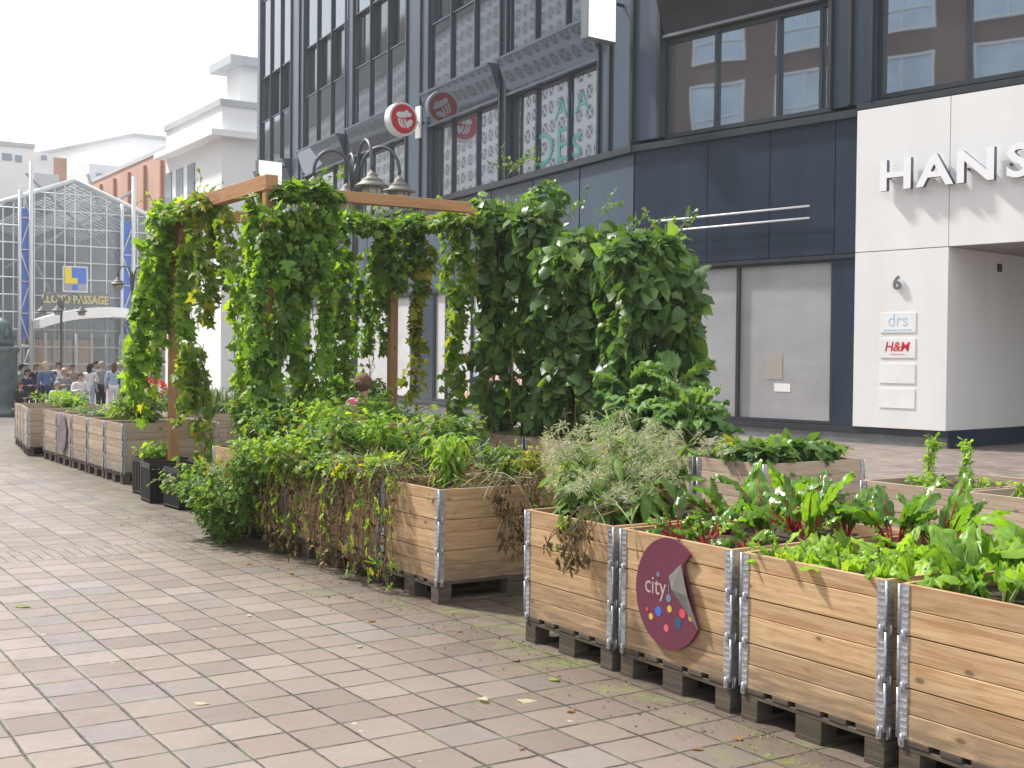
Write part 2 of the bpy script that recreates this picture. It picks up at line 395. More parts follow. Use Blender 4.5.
class Leaves:
    def __init__(s): s.V = []; s.F = []; s.n = 0
    def add(s, P, D, N, L, W, tmpl, curl=.3, jitter=.05):
        P = np.asarray(P, float); m = len(P)
        if m == 0: return s
        T, F = tmpl; k = len(T)
        X = nrm(np.asarray(D, float)); Y = nrm(np.cross(np.asarray(N, float), X)); Z = np.cross(X, Y)
        L = np.broadcast_to(L, (m,)); W = np.broadcast_to(W, (m,)); curl = curl*rng.uniform(.2, 1.6, m)
        u = T[:,0][None,:].repeat(m, 0); v = T[:,1][None,:].repeat(m, 0); w = T[:,2][None,:].repeat(m, 0)
        fold = rng.uniform(-.6, 1.6, m)[:,None]
        w = w*fold - curl[:,None]*u*u + rng.normal(0, jitter, (m, k))
        co = P[:,None,:] + (L[:,None]*u)[:,:,None]*X[:,None,:] + (W[:,None]*v)[:,:,None]*Y[:,None,:] + (L[:,None]*w)[:,:,None]*Z[:,None,:]
        s.V.append(co.reshape(-1, 3))
        for fa in F:
            s.F.append((np.arange(m)[:,None]*k + s.n + np.array(fa)[None,:]))
        s.n += m*k
        return s
    def grid(s, G):   # G: (rows, cols, 3)
        r, c, _ = G.shape; s.V.append(G.reshape(-1, 3)); I = np.arange(r*c).reshape(r, c) + s.n
        s.F.append(np.stack([I[:-1,:-1].ravel(), I[:-1,1:].ravel(), I[1:,1:].ravel(), I[1:,:-1].ravel()], 1)); s.n += r*c
    def build(s, name, mat, parent=None):
        V = np.concatenate(s.V); me = bpy.data.meshes.new(name)
        tot = [f.shape[1] for f in s.F for _ in range(len(f))]
        idx = np.concatenate([f.ravel() for f in s.F])
        me.vertices.add(len(V)); me.vertices.foreach_set('co', V.ravel().astype(np.float32))
        me.loops.add(len(idx)); me.loops.foreach_set('vertex_index', idx.astype(np.int32))
        tot = np.array(tot, np.int32); st = np.concatenate([[0], np.cumsum(tot)[:-1]]).astype(np.int32)
        me.polygons.add(len(tot)); me.polygons.foreach_set('loop_start', st); me.polygons.foreach_set('loop_total', tot)
        me.polygons.foreach_set('use_smooth', np.ones(len(tot), bool))
        me.materials.append(mat); me.update(calc_edges=True); me.validate()
        o = bpy.data.objects.new(name, me); COL.objects.link(o)
        if parent is not None: o.parent = parent
        return o
def U(a, b, n=None): return rng.uniform(a, b, n)
def unit(n): return nrm(rng.normal(0, 1, (n, 3)))

# ------------------------------------------------------------------ ground
def ground():
    m = MB(); xs = [-400, -120, -60, -40, -30, -27, -24, -21, -18, -16, -10, 0, 10, 60, 300]; ys = [-300, -60, -20, 0, 10, 30, 80, 300]
    for x in xs:
        for y in ys: m.v.append((x, y, gz(x)))
    for i in range(len(xs)-1):
        for j in range(len(ys)-1):
            a = i*len(ys)+j; m.face([a, a+len(ys), a+len(ys)+1, a+1])
    o = m.build('paved_ground', PAVE); tag(o, kind='structure')
ground()

# ------------------------------------------------------------------ planters
def make_hinge():
    m = MB(); H = .192
    m.box(-.002, .042, -.0035, -.0005, 0, H); m.box(-.0035, -.0005, -.002, .042, 0, H)
    for k in range(7):
        z = .014 + k*.026
        m.box(.006, .038, -.0065, -.003, z, z+.006); m.box(-.0065, -.003, .006, .038, z, z+.006)
    m.tube([(-.004,-.004,0), (-.004,-.004,H)], .006, 6)
    m.box(.008, .032, -.010, -.003, -.030, .014); m.box(-.010, -.003, .008, .032, -.030, .014)
    m.tube([(.02,-.009,-.022), (.02,-.009,.018)], .006, 5); m.tube([(-.009,.02,-.022), (-.009,.02,.018)], .006, 5)
    return m
HM = make_hinge().build('corner_hinge', GALV).data
bpy.data.objects.remove(bpy.data.objects['corner_hinge'])
def collar_mesh(k, seed, wm):
    r = random.Random(seed); m = MB(); Z = k*.2
    split = r.choice([.1, .1, .085, .12, .105])
    for a, b in ((0, split-.0015), (split+.0005, .196)):
        j = r.uniform(-.0015, .0015)
        m.box(0, .8, 0+j, .02+j, a, b-.001, 0, 0); m.box(0, .8, 1.18-j, 1.2-j, a, b, 0, 0)
        m.box(0+j, .02+j, .0205, 1.1795, a, b, 0, 1); m.box(.78-j, .8-j, .0205, 1.1795, a, b, 0, 1)
    return m
def make_planter(name, wm, seed, ncol=3):
    root = empty(name)
    for k in range(ncol):
        m = collar_mesh(k, seed*10+k, wm); c = m.build('wooden_collar', [wm], root, (0, 0, .144+.2*k), .0018)
        for (x, y, rz) in ((0,0,0), (.8,0,90), (.8,1.2,180), (0,1.2,270)):
            h = bpy.data.objects.new('corner_hinge', HM); COL.objects.link(h); h.parent = c; h.location = (x, y, 0); h.rotation_euler.z = R(rz)
    p = MB()
    for x0, x1 in ((0,.1), (.3275,.4725), (.7,.8)):
        p.box(x0, x1, 0, 1.2, 0, .022, 0, 1)
        for y0, y1 in ((.0,.1), (.5275,.6725), (1.1,1.2)): p.box(x0, x1, y0+.002, y1-.002, .022, .1, 0, 1)
    for y0, y1 in ((0,.1), (.5275,.6725), (1.1,1.2)): p.box(.001, .799, y0+.001, y1-.001, .1, .121, 0, 0)
    for x0, x1 in ((0,.145), (.19,.29), (.3275,.4725), (.51,.61), (.655,.8)): p.box(x0+.002, x1-.002, -.003, 1.203, .1215, .1435, 0, 1)
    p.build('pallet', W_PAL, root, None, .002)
    s = MB(); nx, ny = 10, 14; rr = random.Random(seed)
    for i in range(nx+1):
        for j in range(ny+1): s.v.append((.021+.758*i/nx, .021+1.158*j/ny, .665+rr.uniform(0, .03)))
    for i in range(nx):
        for j in range(ny): a = i*(ny+1)+j; s.face([a, a+ny+1, a+ny+2, a+1], None, 0, True)
    s.build('soil', SOIL, root)
    return root
protos = [make_planter('planter_box', W_NEW, s) for s in (1, 2, 3)] + [make_planter('planter_box', W_OLD, s) for s in (4, 5)]
used = set()
def planter(x, y, kind, label, group, rz=0):
    p = protos[kind]
    if kind in used: p = copy_tree(p)
    used.add(kind); p.location = (x, y, gz(x)); p.rotation_euler.z = rz
    tag(p, label, 'planter box', group); return p
GA = 'wooden planter boxes in the front row'; GB = 'wooden planter boxes in the rear row'; GC = 'wooden planter boxes in the far part of the row'
planter(2.61, 0, 1, 'nearest pine planter box, cut off by the right edge, full of big bright green leaves', GA)
planter(1.74, 0, 0, 'front pine planter box with young salad leaves, just right of the maroon disc', GA)
BOXC = planter(.87, 0, 2, 'pine planter box carrying the maroon city disc, planted with red chard', GA)
planter(0, 0, 1, 'pine planter box under the grey flowering borage, left of the maroon disc', GA)
planter(-1.92, .07, 0, 'corner pine planter box before the gap, withered vines on its end', GA)
planter(-2.79, .08, 2, 'planter box mostly hidden behind hanging brown withered vines', GA)
planter(-3.66, .07, 1, 'planter box under the left part of the withered vines', GA)
planter(-4.53, .09, 0, 'planter box behind the bushy green tomato plant touching the ground', GA)
planter(-5.47, .10, 2, 'planter box around the pergola corner post, beside the black crates', GA)
planter(-1.6-.8, 3.38, 4, 'rear planter box holding the low bush beans, end box of its row', GB)
planter(-3.27, 3.38, 3, 'rear planter box under the tall kale', GB)
planter(-4.14, 3.40, 4, 'rear planter box under the rightmost bean tower', GB)
planter(-5.3, 3.5, 3, 'rear planter box under the middle bean tower', GB)
planter(-6.17, 3.5, 4, 'rear planter box under the tallest bean tower', GB)
planter(-7.04, 3.52, 3, 'rear planter box left of the tallest bean tower under the thin hanging vine', GB)
planter(-.3, 3.08, 4, 'rear planter box with sparse seedlings and one upright weed', GB)
planter(.57, 3.08, 3, 'rear planter box at the right edge with low green seedlings', GB)
planter(-7.3, 1.75, 3, 'planter box in the middle of the garden behind the hop vines', GB)
planter(-8.17, 1.72, 4, 'planter box in the middle behind the right black crate', GB)
planter(-9.04, 1.75, 3, 'planter box in the middle behind the left black crate', GB)
for i in range(5):
    planter(-9.44-.8-.87*i, .34, (4, 3, 4, 3, 4)[i],
        ['end planter box of the far group next to the black crates', 'second planter box of the far group counted from the black crates',
         'third planter box of the far group, right of the round grey disc', 'planter box carrying the round grey-violet disc', 'planter box left of the round grey-violet disc'][i], GC)
for i in range(4):
    a = R(-7)
    planter(-15.1-.84*math.cos(a)*i, .32+.12*i, (3, 4, 3, 4)[i],
        ['nearest planter box of the farthest group, its plain end face showing', 'second planter box of the farthest group', 'third planter box of the farthest group', 'leftmost planter box of all, near the left edge of the photo'][i], GC, a)
for i in range(3):
    planter(-12.3-.87*i, 1.75, (3, 4, 3)[i], ['far rear planter box with leeks, nearest of three', 'far rear planter box with leeks, middle of three', 'far rear planter box with leeks, farthest of three'][i], GC)

# maroon disc
def city_disc():
    root = empty('round_sign', (1.262, -.012, .475), 0, 'maroon round board lettered city with coloured dots and a peeling grey corner', 'sign')
    r = .257
    pts = []
    for k in range(0, 61):
        a = R(51) + R(279)*k/60
        pts.append((r*.95*math.cos(a), r*1.03*math.sin(a)))
    pts += [(.105, .155)]
    MB().prism(pts, lambda u, v, d: (u, -d, v), 0, .012, 0).build('board', MAROON, root)
    f = MB(); P_ = [(.005,-.015,.085), (.108,-.030,.158), (.165,-.040,.02), (.225,-.022,-.128), (.150,-.016,-.075), (.085,-.015,-.02), (.05,-.034,.03)]
    f.v += P_
    f.face([0,6,1]); f.face([6,2,1]); f.face([6,5,4,2]); f.face([4,3,2]); f.face([0,5,6])
    fo = f.build('peeled_flap', simple('flap_grey', (.15,.147,.132), .6, 0, .2, 8), root)
    md = fo.modifiers.new('s', 'SOLIDIFY'); md.thickness = .004
    text_mb('city', .125, lambda x, y, z: (x*.9-.095, -.0125-z, y+.022), .001, flat('disc_lettering', (.42,.33,.29)), 'lettering', root)
    dots = [(-.155,-.10,.010,(.5,.05,.07)), (-.125,-.13,.016,(.55,.38,.06)), (-.07,-.095,.024,(.04,.13,.5)), (.012,-.07,.017,(.55,.38,.06)), (.075,-.125,.026,(.03,.07,.14)),
            (.105,-.075,.022,(.6,.06,.1)), (-.01,-.165,.018,(.6,.1,.12)), (.005,-.02,.019,(.12,.19,.26)), (-.075,.082,.012,(.12,.19,.26)), (.165,-.085,.016,(.55,.38,.06)), (.15,-.06,.014,(.05,.12,.25))]
    for x, z, q, c in dots:
        MB().prism([(x+q*math.cos(R(30*k)), z+q*math.sin(R(30*k))) for k in range(12)], lambda u, v, d: (u, -.0125-d, v), 0, .0012).build('coloured_dot', flat('dot', c), root)
    MB().box(.003,.008,-.0136,-.0124,-.01,.05).build('dot_stem', flat('dot', (.12,.19,.26)), root)
city_disc()
# small grey-violet disc on the far group
gd = MB().prism([(.24*math.cos(R(10*k)), .27*math.sin(R(10*k))) for k in range(36)], lambda u, v, d: (u, -d, v), 0, .012)
o = gd.build('round_sign', simple('violet_grey_board', (.22,.17,.20), .6, 0, .45, 9), None, (-9.44-.8-.87*3+.4, .325, .47)); tag(o, 'faded grey-violet oval disc fixed to a far planter box', 'sign')

# ------------------------------------------------------------------ black crates
def crate():
    root = empty('plastic_crate')
    m = MB(); w, d, h = .4, .5, .42; t = .012
    m.box(0, w, 0, d, 0, .02)
    for z0, z1 in ((0,.04), (h-.05, h-.02), (h-.018, h)):
        e = .008 if z0 > .3 else 0
        m.box(-e, w+e, -e, t, z0, z1, 0); m.box(-e, w+e, d-t, d+e, z0, z1, 0); m.box(-e, t, t, d-t, z0, z1, 0); m.box(w-t, w+e, t, d-t, z0, z1, 0)
    for i in range(8):
        x = .0+i*(w-.02)/7; m.box(x, x+.02, -.004, .012, .035, h-.04); m.box(x, x+.02, d-.012, d+.004, .035, h-.04)
    for i in range(10):
        y = .0+i*(d-.02)/9; m.box(-.004, .012, y, y+.02, .035, h-.04); m.box(w-.012, w+.004, y, y+.02, .035, h-.04)
    m.box(.013, w-.013, .013, .018, .02, h-.06); m.box(.013, w-.013, d-.018, d-.013, .02, h-.06); m.box(.013, .018, .019, d-.019, .02, h-.06); m.box(w-.018, w-.013, .019, d-.019, .02, h-.06)
    m.build('crate_body', BLACKPL, root)
    MB().box(.02, w-.02, .02, d-.02, .3, .34).build('soil', SOIL, root)
    return root
c0 = crate()
for i, (x, y, rz, lb) in enumerate(((-8.5, .2, 2, 'left black plastic crate with bright green leaves sprouting on top'), (-7.75, .08, -3, 'middle black plastic crate with slatted sides in front of the wooden post'), (-7.05, .12, 4, 'right black plastic crate half hidden behind the tomato bush'))):
    c = c0 if i == 0 else copy_tree(c0)
    c.location = (x, y, 0); c.rotation_euler.z = R(rz); tag(c, lb, 'crate', 'black plastic crates')

# ------------------------------------------------------------------ pergola
def pergola():
    root = empty('pergola', (-5, .45, 0), 0, 'tall brown timber pergola overgrown with hop vines', 'pergola')
    def pc(name, *b, fn=None):
        m = MB(); m.box(*[v - (5 if False else 0) for v in b]); o = m.build(name, W_POST, root, (5, -.45, 0), .004); return o
    def bx(name, x0, x1, y0, y1, z0, z1): 
        MB().box(x0, x1, y0, y1, z0, z1).build(name, W_POST, root, (5, -.45, 0), .004)
    bx('post', -5.05, -4.95, .4, .5, .146, 3.1); bx('post', -7.85, -7.75, .4, .5, 0, 3.1); bx('post', -7.85, -7.75, 3.12, 3.22, 0, 3.1)
    bx('beam', -8.6, -4.94, .39, .51, 3.1, 3.24)           # along the street
    bx('beam', -5.05, -4.95, .512, 2.58, 3.05, 3.155)      # across
    bx('beam', -7.855, -7.745, .512, 3.10, 3.1, 3.225)
    bx('beam', -7.9, -5.9, 3.11, 3.23, 3.102, 3.22)
    for (x, s) in ((-7.8, 1), (-5, -1)):
        pts = [(x, .45, 2.55), (x+s*.5, .45, 3.08)]
        m = MB(); a = Vector((x+s*.05, .45, 2.6)); b = Vector((x+s*.52, .45, 3.08)); d = (b-a).normalized(); u = d.cross(Vector((0,1,0)))
        P = [a+u*.04, a-u*.04, b-u*.04, b+u*.04]
        m.prism([(p.x, p.z) for p in P], lambda p, q, e: (p, .45+e, q), -.03, .03); m.build('brace', W_POST, root, (5, -.45, 0))
pergola()

# ------------------------------------------------------------------ vines
def strand(lv, P0, P1, r, n, size, tmpl, curl=.35, flat_y=1.0, taper=.7, lump=.5, aspect=1.0):
    """leaves clothing a hanging / climbing strand from P0 (top) to P1 (bottom)"""
    P0 = np.array(P0, float); P1 = np.array(P1, float); L = np.linalg.norm(P1-P0)
    t = U(0, 1, n); ph = U(0, 6.28, 4)
    lumpf = 1 + lump*(np.sin(t*L*5+ph[0])*.45 + np.sin(t*L*11+ph[1])*.35 + np.sin(t*L*2.3+ph[2])*.3)
    a = U(0, 2*np.pi, n); rr = r*lumpf*(1-(1-taper)*t)*np.sqrt(U(.12, 1, n))
    wob = np.stack([np.sin(t*L*3+ph[3])*.05, np.cos(t*L*2.4+ph[0])*.05, 0*t], 1)
    out = np.stack([np.cos(a), np.sin(a)*flat_y, 0*a], 1)
    P = P0 + (P1-P0)*t[:,None] + wob + out*rr[:,None] + rng.normal(0, .015, (n, 3))
    D = out*.7 + rng.normal(0, .5, (n, 3)) + np.array([0, 0, -.75])
    N = out*.6 + np.array([-.1, -.1, .7]) + rng.normal(0, .55, (n, 3))
    s = size*U(.42, 1.42, n)
    lv.add(P, D, N, s, s*aspect, tmpl, curl)
def stems(m, P0, P1, r=.006, k=3, spread=.06):
    P0 = Vector(P0); P1 = Vector(P1)
    for i in range(k):
        ph = rnd.uniform(0, 6.28); pts = []
        N = 14
        for j in range(N+1):
            t = j/N; p = P0.lerp(P1, t); a = ph + t*9
            pts.append(p + Vector((math.cos(a), math.sin(a), 0))*spread*rnd.uniform(.6, 1.1))
        m.tube(pts, r, 4)
def vine(label, strands, mat, group, size=.085, tmpl=T_LOBE, cat='climbing plant', name='hop_vine', base=None, tops=(), curl=.35, aspect=.95, wisps=6):
    b = base or strands[0][1]
    root = empty(name, (b[0], b[1], 0), 0, label, cat, group)
    lv = Leaves(); m = MB(); off = (-b[0], -b[1], 0)
    for (P0, P1, r, n, *rest) in strands:
        sz = rest[0] if rest else size
        k_ = max(2, int(round(r/.06))); P0_, P1_ = Vector(P0), Vector(P1)
        for q in range(k_):
            a = q*2.4+rnd.uniform(-.4,.4); w_ = r*.78*math.sqrt((q+.4)/k_); o_ = Vector((math.cos(a), math.sin(a), 0))*w_
            t0 = rnd.uniform(0, .12); t1 = rnd.uniform(.62, 1.0) if q else 1
            A_ = P0_.lerp(P1_, t0)+o_*.8; B_ = P0_.lerp(P1_, t1)+o_*1.25
            strand(lv, A_, B_, rnd.uniform(.06,.10), int(n*.62/k_*rnd.uniform(.75,1.25)), sz*rnd.uniform(.8,1.12), tmpl, curl, lump=.9, aspect=aspect)
            stems(m, A_, B_, .003, 1, .02)
        stems(m, P0, P1, .0045, 3, r*.45)
    for (c, rad, n) in tops:                       # shaggy crowns on the beams
        a = unit(n); a[:,2] = np.abs(a[:,2])*.9 - .2
        rr = U(.35, 1, n)**.6
        P = np.array(c) + a*np.array(rad)*rr[:,None]
        lv.add(P, a*.8 + rng.normal(0,.4,(n,3)) + np.array([0,0,-.3]), a*.5 + np.array([0,0,.8]) + rng.normal(0,.3,(n,3)), size*U(.6,1.25,n), size*aspect*U(.6,1.2,n), tmpl, curl)
        for k in range(wisps):                      # loose shoots
            p = Vector(c) + Vector((rnd.uniform(-1,1)*rad[0], rnd.uniform(-1,1)*rad[1], rad[2]*.6)); d = Vector((rnd.uniform(-1,1), rnd.uniform(-1,1), rnd.uniform(.3,1.2))).normalized()
            pts = [p]; 
            for q in range(6):
                pts.append(pts[-1] + d*.045); d = (d + Vector((rnd.uniform(-.35,.35), rnd.uniform(-.35,.35), -.14))).normalized()
            m.tube(pts, .0025, 3)
            Q = np.array([tuple(x) for x in pts[2:]]); lv.add(Q, unit(len(Q)), unit(len(Q)) + np.array([0,0,.6]), size*.45, size*.4, tmpl, .2)
    o = m.build('stems', STEM_G, root, off)
    o = lv.build('leaves', mat, root); o.location = off
    return root
HG = 'hop vines climbing the pergola'
vine('ragged light green hop vine wrapped round the left pergola post', [
    ((-8.05,.4,3.05), (-8.3,.3,.85), .2, 900), ((-7.75,.35,3.05), (-7.7,.25,1.7), .19, 620),
    ((-8.35,.35,2.9), (-8.8,.3,1.0), .14, 520),
    ((-7.35,.45,3.05), (-7.2,.4,1.2), .13, 520)], L_HOP, HG, .105, tops=[((-7.75,.45,3.08), (.6,.26,.24), 800)], base=(-7.95,.5,0))
vine('loose hop curtain with yellowing leaves right of the left post', [
    ((-6.75,.45,3.1), (-6.65,.4,1.95), .15, 480), ((-6.95,.45,1.7), (-6.6,.35,.55), .17, 430),
    ((-6.2,.45,3.05), (-6.1,.45,2.4), .12, 170), ((-6.9,1.2,3.05), (-6.8,1.1,.8), .12, 420)], leafmat('yellowing_hop_leaves', [(.07,.14,.025), (.13,.23,.035), (.22,.32,.05)], .42, .5, .3, .16), HG, .10, tops=[((-6.8,.45,3.12), (.42,.2,.16), 330)], base=(-6.8,.5,0))
vine('dense dark hop vine hanging as a double column from the pergola corner', [
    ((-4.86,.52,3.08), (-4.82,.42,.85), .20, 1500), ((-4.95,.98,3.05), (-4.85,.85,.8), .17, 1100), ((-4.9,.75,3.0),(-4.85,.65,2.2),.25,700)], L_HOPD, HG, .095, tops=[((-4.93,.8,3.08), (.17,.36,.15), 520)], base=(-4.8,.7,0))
vine('pale hop strand left of the dense corner column, reaching the planter', [
    ((-5.3,.42,3.0), (-5.2,.35,.9), .13, 620), ((-5.55,.42,2.6), (-5.5,.3,.8), .12, 380), ((-5.2,.42,3.1), (-5.1,.4,2.5), .16, 220)], L_HOP, HG, .095, base=(-5.3,.6,0))
vine('broad hop vine over the rear pergola post with a long trailing side', [
    ((-8.05,3.05,3.1), (-8.1,2.9,.8), .25, 1100), ((-7.8,2.5,3.1), (-7.9,2.5,.8), .2, 900), ((-8.0,2.0,3.1), (-8.0,2.0,1.0), .16, 620),
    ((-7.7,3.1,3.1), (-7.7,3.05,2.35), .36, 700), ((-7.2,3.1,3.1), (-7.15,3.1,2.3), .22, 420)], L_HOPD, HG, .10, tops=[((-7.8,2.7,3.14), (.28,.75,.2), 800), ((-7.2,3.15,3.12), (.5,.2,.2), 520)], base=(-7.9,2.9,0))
vine('thin hop strand with yellow leaves low down, right of the rear post', [
    ((-7.1,3.17,2.9), (-7.15,3.15,1.75), .15, 300), ((-7.15,3.15,1.75), (-7.2,3.1,1.0), .11, 90)], leafmat('fading_hop_leaves', [(.06,.13,.025), (.16,.22,.035), (.28,.28,.05)], .4, .5, .3, .35, .06), HG, .115, base=(-7.1,3.9,0))
vine('narrow bright hop strand hanging free in front of the shop window', [
    ((-6.2,3.17,3.1), (-6.15,3.15,2.3), .2, 330), ((-6.15,3.15,2.4), (-6.2,3.1,.95), .115, 520)], leafmat('lit_hop_leaves', [(.10,.19,.03), (.15,.27,.04), (.21,.34,.05)], .45, .5, .3, .04), HG, .10, tops=[((-6.3,3.17,3.12), (.5,.2,.15), 380)], base=(-6.2,3.9,0))

def bean_tower(label, cx, cy, top, rad, n, seed):
    root = empty('bean_tower', (cx, cy, .66), 0, label, 'bean plant', 'runner bean towers on cane frames')
    m = MB(); lv = Leaves()
    for k in range(6):
        a = k*math.pi/3 + .3; bx_, by_ = math.cos(a)*rad*.75, math.sin(a)*rad*.75
        m.tube([(bx_, by_, 0), (bx_*.45, by_*.45, top-.80)], .009, 5)
    m.build('bamboo_canes', BAMBOO, root)
    st = MB()
    H = top-.66
    for k in range(11):
        a = k*2*math.pi/11 + rnd.uniform(-.25,.25); rr = rad*rnd.uniform(.6, 1.05); lean = rnd.uniform(.7, 1.05)
        P1 = (math.cos(a)*rr*.80, math.sin(a)*rr*.80, rnd.choice([.02, .02, .3, .7, 1.0])*rnd.uniform(.8,1.1)); P0 = (math.cos(a)*rr*lean, math.sin(a)*rr*lean, H*rnd.uniform(.82, 1.03))
        strand(lv, P0, P1, rad*rnd.uniform(.15,.26), int(n/14*rnd.uniform(.7,1.3)), .14, T_HEART, .35, lump=.9, taper=.6, aspect=.85)
        stems(st, P0, (P1[0], P1[1], .02), .004, 2, .03)
    for q in range(9):   # uneven clumps at the top
        a_ = rnd.uniform(0, 6.28); rr_ = rad*rnd.uniform(.1, .95); c_ = np.array([math.cos(a_)*rr_, math.sin(a_)*rr_, H*rnd.uniform(.80, 1.0)+.04])
        k = int(n*.036); a = unit(k)
        P = c_ + a*np.array([.2, .2, .15])*(U(.2,1,k)**.5)[:,None]
        lv.add(P, a + np.array([0,0,-.5]) + rng.normal(0,.45,(k,3)), a*.5+np.array([0,0,.8])+rng.normal(0,.45,(k,3)), U(.06,.17,k), U(.05,.15,k), T_HEART, .4)
    for q in range(9):
        p = Vector((rnd.uniform(-.6,.6)*rad, rnd.uniform(-.6,.6)*rad, H+.15)); d = Vector((rnd.uniform(-1,1), rnd.uniform(-1,1), 1)).normalized(); pts = [p]
        for w in range(7): pts.append(pts[-1]+d*.05); d = (d+Vector((rnd.uniform(-.4,.4), rnd.uniform(-.4,.4), -.12))).normalized()
        st.tube(pts, .0025, 3)
        Q = np.array([tuple(x) for x in pts[2:]]); lv.add(Q, unit(len(Q)), unit(len(Q))+np.array([0,0,.7]), .05, .04, T_HEART, .2)
    st.build('stems', STEM_G, root); lv.build('leaves', L_BEAN, root)
bean_tower('tallest runner bean tower, at the end of the pergola beam', -6.1, 3.9, 3.52, .54, 2300, 1)
bean_tower('middle runner bean tower, lower than its left neighbour', -4.95, 3.95, 2.95, .52, 2000, 2)
bean_tower('broadest runner bean tower, rightmost, in front of the frosted window', -3.9, 4.0, 2.70, .55, 2500, 3)

# ------------------------------------------------------------------ vegetables
def blade(lv, st, P, az, stalk, blen, width, tilt, bend, crinkle=.02, sr=.008, frill=0, cup=.25, rows=9, cols=7):
    d = Vector((math.cos(az), math.sin(az), 0)); side = Vector((-math.sin(az), math.cos(az), 0)); z = Vector((0,0,1))
    p = Vector(P); pts = [p.copy()]; a = tilt; n1 = 4; step = stalk/n1
    for i in range(n1):
        p = p + (z*math.cos(a) + d*math.sin(a))*step; a += bend*.25/n1; pts.append(p.copy())
    mids = []; dirs = []
    for i in range(rows):
        mids.append(p.copy()); t = (z*math.cos(a) + d*math.sin(a)); dirs.append(t); p = p + t*blen/(rows-1); a += bend/(rows-1)
    if st is not None: st.tube(pts + mids[1:rows-2], [sr]*(n1) + [sr*(1-.75*i/(rows-2)) for i in range(rows-2)], 5)
    G = np.zeros((rows, cols, 3)); tw = rnd.uniform(-.3, .3)
    for i in range(rows):
        u = i/(rows-1); w = width*(max(0, math.sin(math.pi*min(1, (u*.95+.04))**.85)))**.62
        t = dirs[i]; nn = side.cross(t); sd = (side*math.cos(tw) + nn*math.sin(tw))
        for j in range(cols):
            v = (j/(cols-1)-.5)*2
            edge = abs(v)**2
            q = mids[i] + sd*(v*w*.5) - nn*(cup*w*.5*(-abs(v)**1.5)) + nn*(rnd.gauss(0, crinkle) + (frill*edge*math.sin(i*2.6+j*1.7+az*3)))
            q = q + t*(frill*edge*rnd.uniform(-.8,.8)) + t*(-.10*blen*abs(v)*(1-u))
            G[i, j] = q
    lv.grid(G)
def plant(name, label, cat, x, y, z, group=None):
    return empty(name, (x, y, z), rnd.uniform(-.3,.3), label, cat, group)
def rosette(name, label, cat, x, y, z, n, mat, stmat, group=None, **k):
    root = plant(name, label, cat, x, y, z, group); lv = Leaves(); st = MB()
    H = k.pop('h'); wr = k.pop('wr', .5); sp = k.pop('spread', .5); stalkf = k.pop('stalkf', .4); bend = k.pop('bend', .9); az0 = rnd.uniform(0, 6)
    for i in range(n):
        az = az0 + i*2.4 + rnd.uniform(-.7,.7); hh = H*rnd.uniform(.5, 1.12); bl = hh*(1-stalkf)
        r0 = rnd.uniform(0, .03)
        blade(lv, st, (math.cos(az)*r0, math.sin(az)*r0, -.01), az, hh*stalkf, bl, bl*wr*rnd.uniform(.8,1.2), rnd.uniform(.1,1)*sp, bend*rnd.uniform(.4,1.3), **k)
    st.build('stalks', stmat, root); lv.build('leaves', mat, root); return root
SG = .69
# chard
ch = [(1.0,.25),(1.25,.22),(1.5,.28),(.98,.6),(1.3,.55),(1.53,.62),(1.1,.95),(1.45,.98),(1.82,.9),(2.02,1.0)]
chl = ['chard plant nearest the maroon disc, low crinkled leaves', 'chard plant at the front rim with red ribs, behind the disc centre', 'chard plant at the front right corner of the disc box', 'chard plant at the left side behind the front plants', 'tall red-stalked chard in the middle of the chard bed', 'upright chard with one leaf lit yellow green', 'rear chard with dark puckered leaves at left', 'rear chard with thick red stalks at right', 'chard leaning out over the salad box, behind the salad', 'rightmost chard with leaves pointing right']
for (x, y), lb in zip(ch, chl):
    tall = y > .5
    rosette('chard', lb, 'chard', x, y, SG, 12 if tall else 9, L_CHARD, STALK_R, 'red-stalked chard plants', h=.41 if tall else .26, wr=.40, spread=.62 if tall else .9, stalkf=.42, bend=.95 if tall else 1.3, crinkle=.008, sr=.0058, frill=.010, cup=.25, rows=12, cols=9)
# salad in box 3
sal_places = [(2.3,.85),(2.45,.95),(2.25,1.08),(2.0,.78),(1.82,.12),(2.0,.1),(2.2,.14),(2.4,.12),(1.9,.32),(2.12,.34),(2.35,.33),(1.85,.55),(2.05,.6),(2.28,.58),(2.47,.5),(2.5,.2)]
for i, (x, y) in enumerate(sal_places):
    rosette('rocket_salad', 'low bright green rocket salad with lobed leaves in the box right of the chard', 'salad plant', x, y, SG, 9, L_LETT, STEM_G, 'rocket plants filling the salad box', h=.19, wr=.5, spread=1.0, stalkf=.3, bend=1.1, crinkle=.006, sr=.003, frill=.014, rows=8, cols=7)
# big mustard greens in box 4
for i, (x, y) in enumerate([(2.72,.22),(2.95,.15),(3.2,.2),(2.75,.5),(3.0,.5),(3.25,.5),(2.7,.8),(2.95,.85),(3.25,.85),(2.85,1.05),(3.15,1.08)]):
    rosette('mustard_green', 'tall mustard green with broad bright leaves at the right edge of the photo', 'leaf vegetable', x, y, SG, 9, L_BEET, STEM_G, 'mustard greens in the nearest box', h=.40 if y > .3 else .30, wr=.62, spread=.75, stalkf=.4, bend=1.2, crinkle=.01, sr=.005, frill=.02, cup=.2, rows=9, cols=7)
